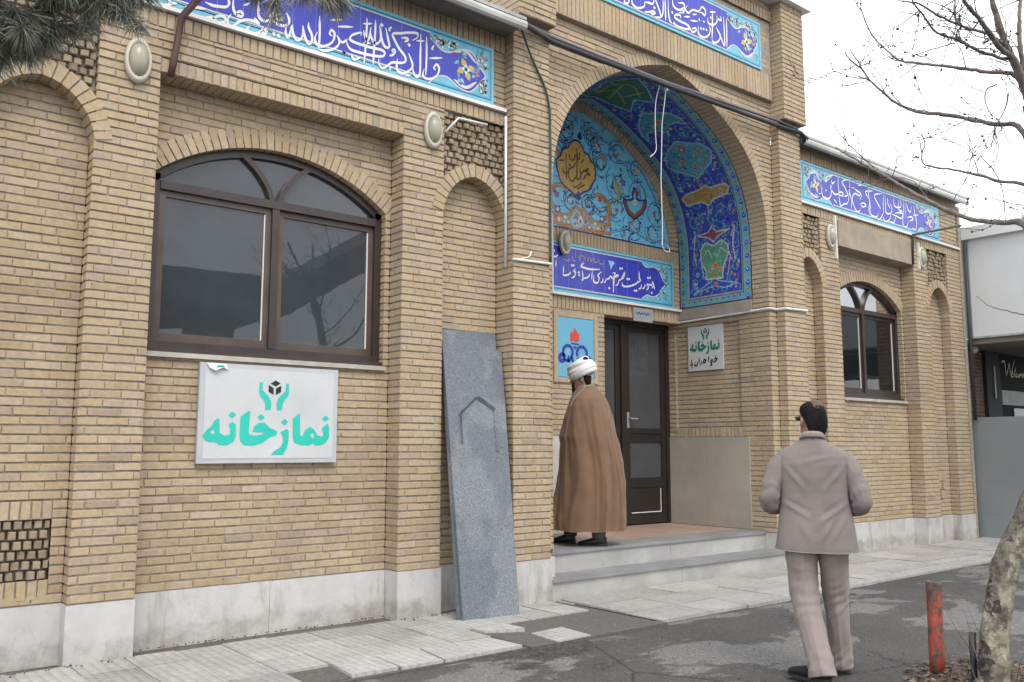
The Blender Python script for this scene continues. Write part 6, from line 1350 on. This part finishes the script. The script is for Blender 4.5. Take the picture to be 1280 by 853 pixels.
for e in (-1, 1):
    mb.tube([qc((.08*e, -.02, .022)), qc((.066*e, .105, .025))], .004, 6); mb.tube([qc((.066*e, .105, .025)), qc((0, .112, .024))], .003, 6)
    mb.loft([[qc((.036*e+.027*math.cos(a)*f, .105, .018+.021*math.sin(a)*f)) for a in np.linspace(0, 6.28, 13)[:-1]] for f in (1., .72)], cap=False)
mb.build('glasses', M['lens'], P2, True, True)
mb = MB()                                                                      # wound cloth: tilted rolls round a dome
tilt = Matrix.Rotation(math.radians(-24), 3, 'X')
def qt(p): return tuple(c2+Vector((0, -.012, .088))+tilt @ Vector(p))
for k, (z, r, tr, tx) in enumerate(((-.045, .105, .034, .0), (-.015, .113, .037, .10), (.018, .112, .037, -.12), (.05, .100, .036, .16), (.078, .078, .034, -.2), (.095, .05, .03, .1))):
    pts = [qt((r*.92*math.cos(a), r*1.1*math.sin(a), z+tx*r*math.cos(a+k*1.3))) for a in np.linspace(0, 6.2832, 25)[:-1]]
    pts += [pts[0], pts[1]]; mb.tube(pts, [(tr, tr*.8)]*len(pts), 12, cap=False)
mb.ball(qt((0, 0, .03)), (.10, .115, .085), n=16, k=10)
TB = mb.build('turban', M['turban'], P2, True, True); remesh(TB, .006, 4, wrinkle(26, .002, (1, 1, 2.2), 4.))
mb = MB(); mb.ball(qt((-.052, -.082, .082)), (.042, .036, .030)); mb.build('turban_cap', M['hair'], P2, True, True)
# cloak
KEY = [(.150, .300, .330, .355), (.28, .302, .332, .362), (.40, .298, .312, .366), (.63, .292, .280, .366), (.82, .288, .268, .352), (1.02, .285, .258, .312), (1.09, .285, .272, .298), (1.29, .268, .222, .262), (1.40, .248, .185, .235), (1.48, .215, .16, .205), (1.53, .165, .135, .17), (1.575, .105, .105, .118), (1.60, .082, .088, .095), (1.615, .076, .082, .088)]
zs_ = np.array([k[0] for k in KEY]); NA = 220; rings = []
for z in np.linspace(.15, 1.615, 150):
    w, f, bk = (float(np.interp(z, zs_, [k[i] for k in KEY])) for i in (1, 2, 3)); ring = []
    low = max(0, min(1, (1.45-z)/1.1)); sh_ = max(0, min(1, (1.58-z)/.15))
    for k in range(NA):
        a = 2*math.pi*k/NA; ca, sa2 = math.cos(a), math.sin(a); e = 2.25
        x = w*math.copysign(abs(ca)**(2/e), ca); y = math.copysign(abs(sa2)**(2/e), sa2); y *= f if y > 0 else bk
        # long folds that fall from the shoulder and spread at the hem
        ph = a+.35*noise.noise(Vector((z*.9, a, 3.)))
        fo = noise.noise(Vector((math.cos(ph)*3.3, math.sin(ph)*3.3, z*.42+.7)))*1.25+.6*noise.noise(Vector((math.cos(ph)*7.5, math.sin(ph)*7.5, z*.7)))
        rg = 1-2.4*abs(noise.noise(Vector((math.cos(ph+.25*(1.6-z))*2.6+4, math.sin(ph+.25*(1.6-z))*2.6, z*.55+2))))
        rd = 1-2.6*abs(noise.noise(Vector((math.cos(a+1.1*z)*2.2, math.sin(a+1.1*z)*2.2+9, z*1.5))))
        r = 1+(.03+.10*low)*fo*sh_+(.012+.05*low)*rg*sh_+.022*rd*sh_*max(0, 1-abs(z-1.05)/.5)
        sag = .012*math.sin((z*11)+math.cos(a-2.6)*5)*max(0, math.cos(a-2.9))*max(0, min(1, (z-.9)*4))*max(0, min(1, (1.42-z)*6))
        r += sag+.02*noise.noise(Vector((x*9, y*9, z*7)))*sh_
        ring.append((x*r, y*r, z+(.012*noise.noise(Vector((math.cos(a)*2, math.sin(a)*2, 5))) if z < .2 else 0)))
    rings.append(ring)
mb = MB(); mb.loft(rings, cap=False)
# inner face so that the hem has thickness
mb.loft([[(x*.965, y*.965, z) for x, y, z in r] for r in rings[::8]], cap=False)
n0 = 0
for k in range(NA): mb.f.append((k, (k+1) % NA, len(rings)*NA+(k+1) % NA, len(rings)*NA+k)); mb.m.append(0); mb.r.append(0.)
AB = mb.build('cloak', M['aba'], P2, True, True)
mb = MB()
for pts in ([(.0, -.085, 1.615), (-.06, -.06, 1.612), (-.085, .0, 1.60), (-.07, .07, 1.585)],): mb.tube(spline(pts, 5), .009, 8)
mb.tube(spline([(-.085, -.01, 1.602), (-.15, .03, 1.545), (-.20, .09, 1.47), (-.22, .13, 1.38)], 5), .004, 6)
mb.build('collar', M['collar'], P2, True, True)
for s_, y in ((-1, -.13), (1, .19)):
    mb = MB(); mb.tube([(.085*s_, y, .30), (.085*s_, y, .075)], [.085, .068], 16); mb.build('trouser_leg', M['robe'], P2, True, True)
shoe('shoe', P2, (-.09, -.13, .0), math.radians(-3), 0, 1.08); shoe('shoe', P2, (.09, .22, .0), math.radians(4), 0, 1.08)
# ---------------------------------------------------------------- plane tree by the kerb
m, t, b = nmat('plane_tree_bark'); p = pos(t)
v_ = N(t, 'TexVoronoi', feature='F1'); v_.inputs['Scale'].default_value = 11
wp = mix(t, p, noise_n(t, 9, 4, .6, p), .35, 'ADD'); t.links.new(mapping(t, wp, (1.2, 1.2, .7)), v_.inputs['Vector'])
sp = N(t, 'SeparateColor'); t.links.new(v_.outputs['Color'], sp.inputs[0])
c = ramp(t, sp.outputs[0], [(0., (.30, .27, .20)), (.2, (.36, .34, .25)), (.42, (.23, .21, .16)), (.62, (.15, .13, .105)), (.8, (.31, .29, .22)), (.92, (.055, .045, .038))])
c = mix(t, c, ramp(t, noise_n(t, 14, 6, .7, p), [(.40, .28), (.58, 1.1)]), .85, 'MULTIPLY')
t.links.new(c, b.inputs['Base Color']); b.inputs['Roughness'].default_value = .85; bump(t, b, noise_n(t, 16, 6, .75, p), .9, .02)
M['bark'] = m
M['twig'] = plain('grey_brown_twig', (.13, .105, .095), .8, .35, 20)
M['bud'] = plain('seed_ball', (.07, .05, .035), .9, .3, 30)
rnd = random.Random(17)
PT = thing('plane_tree', 'bare plane tree with mottled leaning trunk at the right edge of the road', 'tree', (5.46, -3.89, -.03))
def jag(pts, amp):
    return [(x+rnd.uniform(-amp, amp), y+rnd.uniform(-amp, amp), z+rnd.uniform(-amp, amp)) for x, y, z in pts]
tr = [(x/1000, y/1000, z/1000, r/1000*.66) for x, y, z, r in PLANE[0]]
path = spline([q for q in tr], 7)
mb = MB(); n = 26; rings = []
for i, (x, y, z, r) in enumerate(path):
    r = r*(1.25 if z < .05 else 1.0); ring = []
    a_ = Vector(path[max(0, i-1)][:3]); c_ = Vector(path[min(len(path)-1, i+1)][:3]); tg = (c_-a_).normalized(); u = tg.cross(Vector((0, 1, 0))).normalized(); w = tg.cross(u)
    for k in range(n):
        an = 6.2832*k/n; rr = r*(1+.16*noise.noise(Vector((math.cos(an)*1.6, math.sin(an)*1.6, z*4)))+.10*noise.noise(Vector((math.cos(an)*4, math.sin(an)*4, z*11))))
        if .12 < z < .20 or .62 < z < .70: rr *= 1.07
        ring.append(tuple(Vector((x, y, z))+u*(rr*math.cos(an))+w*(rr*math.sin(an))))
    rings.append(ring)
mb.loft(rings); mb.build('trunk', M['bark'], PT, True)
limbs = MB(); twigs = MB()
class _Buds:
    def ball(s, c, r, n=6, k=4): twigs.ball(c, r, 1, n, k)
buds = _Buds()
def twig(p, d, L, r, depth=0):
    pts = [p]; q = Vector(p); d = Vector(d).normalized()
    for k in range(5):
        d = (d+Vector((rnd.uniform(-.35, .35), rnd.uniform(-.35, .35), rnd.uniform(-.25, .32)))).normalized(); q = q+d*(L/5); pts.append(tuple(q))
        if depth < 1 and rnd.random() < .4: twig(tuple(q), d+Vector((rnd.uniform(-1, 1), rnd.uniform(-1, 1), rnd.uniform(-.5, .9))), L*rnd.uniform(.35, .6), r*.6, depth+1)
        if rnd.random() < .10: buds.ball(tuple(q), rnd.uniform(.004, .0075), n=6, k=4)
    twigs.tube(pts, [max(.0021, r*(1-k/7)) for k in range(6)], 5)
    if rnd.random() < .22: buds.ball(pts[-1], rnd.uniform(.004, .009), n=6, k=4)
for j, B in enumerate(PLANE[1:]):
    P = [(x/1000, y/1000, z/1000, max(r/1000*.72, .002)) for x, y, z, r in B]
    S_ = spline(P, 5) if len(P) > 2 else P
    S_ = [(x+rnd.uniform(-.004, .004), y, z+rnd.uniform(-.004, .004), r*rnd.uniform(.88, 1.15)) for x, y, z, r in S_]
    limbs.tube([q[:3] for q in S_], [max(.0018, q[3]) for q in S_], 8)
    for i in range(2, len(S_)-1):
        if rnd.random() < (.17 if j < 14 else .12):
            a_, c_ = Vector(S_[i-1][:3]), Vector(S_[i][:3]); d = (c_-a_).normalized()
            twig(S_[i][:3], d*.6+Vector((rnd.uniform(-1, 1), rnd.uniform(-1, 1), rnd.uniform(-.5, 1.))), rnd.uniform(.10, .34), min(.004, S_[i][3]*.5+.0008))
        if rnd.random() < .06: buds.ball((S_[i][0], S_[i][1], S_[i][2]-rnd.uniform(.004, .02)), rnd.uniform(.005, .009), n=6, k=4)
for k in range(16):     # bushy spray where the limbs leave the fork
    B = PLANE[rnd.choice((1, 2, 3, 4, 5, 11, 12))]; q = B[rnd.randrange(1, min(len(B), 5))]
    twig((q[0]/1000, q[1]/1000, q[2]/1000), (rnd.uniform(-1, .3), rnd.uniform(-.6, 1), rnd.uniform(-.6, .8)), rnd.uniform(.25, .6), .0035)
limbs.build('limbs', plain('pale_limb_bark', (.165, .14, .125), .85, .4, 14, .6, 40), PT, True); tag(twigs.build('twigs', [M['twig'], M['bud']], PT, True), kind='stuff')
# suckers, stake and litter round the trunk
sk = MB()
def shoot(x, y, h, lean, r=.004):
    pts = [(x, y, -.03)]; q = Vector(pts[0])
    for k in range(5):
        q = q+Vector((lean[0]*h/5+rnd.uniform(-.02, .02), lean[1]*h/5+rnd.uniform(-.02, .02), h/5)); pts.append(tuple(q))
    sk.tube(pts, [r*(1-k/7) for k in range(6)], 5)
for k in range(26): shoot(5.46+rnd.uniform(-.20, .24), -3.86+rnd.uniform(-.16, .20), rnd.uniform(.15, .55), (rnd.uniform(-.5, .5), rnd.uniform(-.5, .5)), rnd.uniform(.0018, .004))
sk.build('suckers', M['twig'], PT, True)
mb = MB(); mb.tube([(5.425, -3.80, -.05), (5.43, -3.795, .12), (5.425, -3.80, .30)], [.020, .019, .021], 8); mb.box((5.412, -3.815, .29), (5.444, -3.785, .306)); tag(mb.build('stake', M['dark'], None, True), 'short dark stake stuck in the soil right in front of the plane tree trunk', 'stake')
mb = MB(); cx_, cy_ = 5.75, -3.95; n = 40; ring = []
R_ = [(.98+.12*noise.noise(Vector((math.cos(6.2832*k/n)*2, math.sin(6.2832*k/n)*2, 1)))) for k in range(n)]
vs = [(cx_, cy_, .015)]
for f, z in ((.35, .012), (.7, -.005), (1., -.0285)):
    for k in range(n): vs.append((cx_+.62*f*R_[k]*math.cos(6.2832*k/n), cy_+.56*f*R_[k]*math.sin(6.2832*k/n), z+.006*noise.noise(Vector((k, f*9, 3)))))
fs = [(0, 1+k, 1+(k+1) % n) for k in range(n)]+[(1+i*n+k, 1+(i+1)*n+k, 1+(i+1)*n+(k+1) % n, 1+i*n+(k+1) % n) for i in range(2) for k in range(n)]
mb.add(vs, fs); tag(mb.build('soil', plain('brown_soil', (.10, .078, .058), .95, .4, 25, .8, 90), None, True), kind='structure')
m, t, b = nmat('dead_leaves'); a = N(t, 'Attribute'); a.attribute_name = 'rnd'
t.links.new(ramp(t, a.outputs['Fac'], [(0., (.045, .03, .02)), (.4, (.12, .08, .05)), (.75, (.19, .14, .09)), (1., (.26, .22, .17))]), b.inputs['Base Color']); b.inputs['Roughness'].default_value = .9
mb = MB()
for k in range(1500):
    a = rnd.uniform(0, 6.28); r = .62*math.sqrt(rnd.random())*1.15; x, y = cx_+r*math.cos(a), cy_+r*math.sin(a)*.92; z = .022-.045*min(1, r/.62)**1.5+rnd.uniform(0, .012)
    L, w, o = rnd.uniform(.01, .032), rnd.uniform(.004, .014), rnd.uniform(0, 6.28); ti, tj = rnd.uniform(-.4, .4), rnd.uniform(-.5, .5)
    u = Vector((math.cos(o), math.sin(o), ti)); v = Vector((-math.sin(o), math.cos(o), tj)); c = Vector((x, y, max(z, -.018)))
    mb.add([tuple(c-u*L), tuple(c+v*w+Vector((0, 0, .004))), tuple(c+u*L), tuple(c-v*w)], [(0,1,2,3)], 0, rnd.uniform(.02, .98))
tag(mb.build('leaf_litter', m), 'dead leaves and twigs scattered over the soil around the trunk', 'leaf litter', kind='stuff')
mb = MB(); rl = random.Random(77)
for k in range(420):                                              # grit and scraps along the wall foot and on the road
    if k < 260: x, y = rl.uniform(.5, 5.4), -abs(rl.gauss(0, .04))-.02; y += .18 if 1.84 < x < 3.84 else 0
    else: x, y = rl.uniform(2.5, 7.5), rl.uniform(-3.3, -1.3)
    z0 = .012 if y > -.95 else -.02; s_ = rl.uniform(.003, .010); 
    mb.ball((x, y, z0), (s_, s_*rl.uniform(.5, 1.2), s_*.6), n=5, k=3, rnd=rl.uniform(.1, .9))
tag(mb.build('grit', m), 'small grit and crumbs along the foot of the wall', 'grit', kind='stuff')
# ---------------------------------------------------------------- pine bough
PN = thing('pine_tree', 'pine with drooping grey green needles hanging into the top left corner', 'tree', (-1.3, -2.9, -.03))
M['pinebark'] = plain('pine_bark', (.10, .08, .065), .9, .35, 18, .9, 40)
m, t, b = nmat('pine_needles'); a = N(t, 'Attribute'); a.attribute_name = 'rnd'
t.links.new(ramp(t, a.outputs['Fac'], [(0., (.10, .11, .092)), (.5, (.24, .255, .21)), (.85, (.38, .39, .33)), (1., (.46, .44, .37))]), b.inputs['Base Color']); b.inputs['Roughness'].default_value = .5
M['needle'] = m
mb = MB(); mb.tube(spline([(-1.3, -2.9, -.1), (-1.28, -2.9, 1.2), (-1.33, -2.92, 2.6), (-1.3, -2.95, 4.2), (-1.25, -2.95, 5.6)], 5), [.17-.004*k for k in range(21)], 14); mb.build('trunk', M['pinebark'], PN, True)
br_ = MB(); ne = MB(); rp = random.Random(4)
def tuft(c, d, n, L):
    d = Vector(d).normalized(); c = Vector(c)
    for k in range(n):
        v = (d*rp.uniform(.1, 1.)+Vector((rp.gauss(0, .6), rp.gauss(0, .6), rp.gauss(-.25, .5)))).normalized()
        l = L*rp.uniform(.6, 1.1); s_ = c-d*rp.uniform(0, .07); w = v.cross(Vector((rp.uniform(-1, 1), rp.uniform(-1, 1), rp.uniform(-1, 1)))).normalized()*.0011
        mid = s_+v*(l*.55); e = s_+v*l+Vector((0, 0, -.018*l/.1))
        ne.add([tuple(s_-w), tuple(s_+w), tuple(mid+w), tuple(e), tuple(mid-w)], [(0,1,2,3,4)], 0, min(.99, max(.01, rp.gauss(.5, .25))))
def bough(pts, r0):
    S_ = spline(pts, 6); br_.tube(S_, [r0*(1-.8*k/len(S_)) for k in range(len(S_))], 7); return S_
MAINB = [[(-1.3, -2.93, 3.3), (-.6, -2.98, 3.22), (.05, -3.05, 3.06), (.5, -3.12, 2.93), (.72, -3.18, 2.86)],
         [(-1.3, -2.93, 3.55), (-.4, -3.1, 3.45), (.4, -3.25, 3.22), (1.0, -3.34, 3.045), (1.42, -3.46, 3.02)],
         [(-1.3, -2.9, 3.1), (-.4, -2.85, 3.02), (.2, -2.88, 2.88), (.58, -3.0, 2.80)],
         [(-1.3, -2.9, 3.0), (-.4, -2.9, 2.92), (.2, -2.95, 2.82), (.50, -3.02, 2.74)],
         [(-1.3, -2.93, 3.8), (-.2, -3.0, 3.7), (.6, -3.1, 3.4), (1.1, -3.2, 3.2)]]
for j, Bp in enumerate(MAINB):
    S_ = bough(Bp, .03)
    for i in range(len(S_)//3, len(S_)):
        q = Vector(S_[i])
        for k in range(3 if j != 1 else 2):
            d = Vector((rp.uniform(-.2, .9), rp.uniform(-.7, .7), rp.uniform(-.6, .5))).normalized(); L = rp.uniform(.03, .15) if j == 1 else rp.uniform(.05, .2)
            e = q+d*L; br_.tube([tuple(q), tuple(q+d*L*.5), tuple(e)], [.005, .004, .003], 5)
            for f in (.55, .8, 1.):
                tuft(q+d*L*f, d+Vector((0, 0, -.3)), 84 if j != 1 else 70, .085)
br_.build('boughs', M['pinebark'], PN, True); ne.build('needles', M['needle'], PN)
# ---------------------------------------------------------------- across the street (seen in the window glass)
CY = thing('canopy', 'dark forecourt canopy with one raised wing across the street, mirrored in the window panes', 'canopy', (7, -11.5, 0))
M['dullsheet'] = plain('dull_roof_sheet', (.07, .075, .08), .7, .2, 2)
mb = MB(); mb.box((-6, -15, 4.25), (8.2, -11, 5.0)); mb.build('roof', M['dullsheet'], CY)
mb = MB(); mb.hexa([(8.2, -15, 4.25), (8.2, -11, 4.25), (15, -11, 8.6), (15, -15, 8.6)], [(8.2, -15, 5.0), (8.2, -11, 5.0), (15, -11, 9.2), (15, -15, 9.2)]); mb.build('raised_wing', M['dullsheet'], CY)
mb = MB(); mb.box((6.6, -13, -.03), (7.5, -12.4, 4.3)); mb.box((5.9, -13.3, -.03), (8.2, -12.1, .8)); mb.build('post', M['dullsheet'], CY)
mb = MB(); mb.box((-20, -30.4, -.03), (60, -30, 2.4)); mb.box((-20, -30.45, 2.4), (60, -29.95, 2.5)); tag(mb.build('boundary_wall', plain('pale_render', (.42, .41, .39), .9, .1, 1, dirt=.3)), 'pale rendered boundary wall far across the street behind the canopy', 'wall')
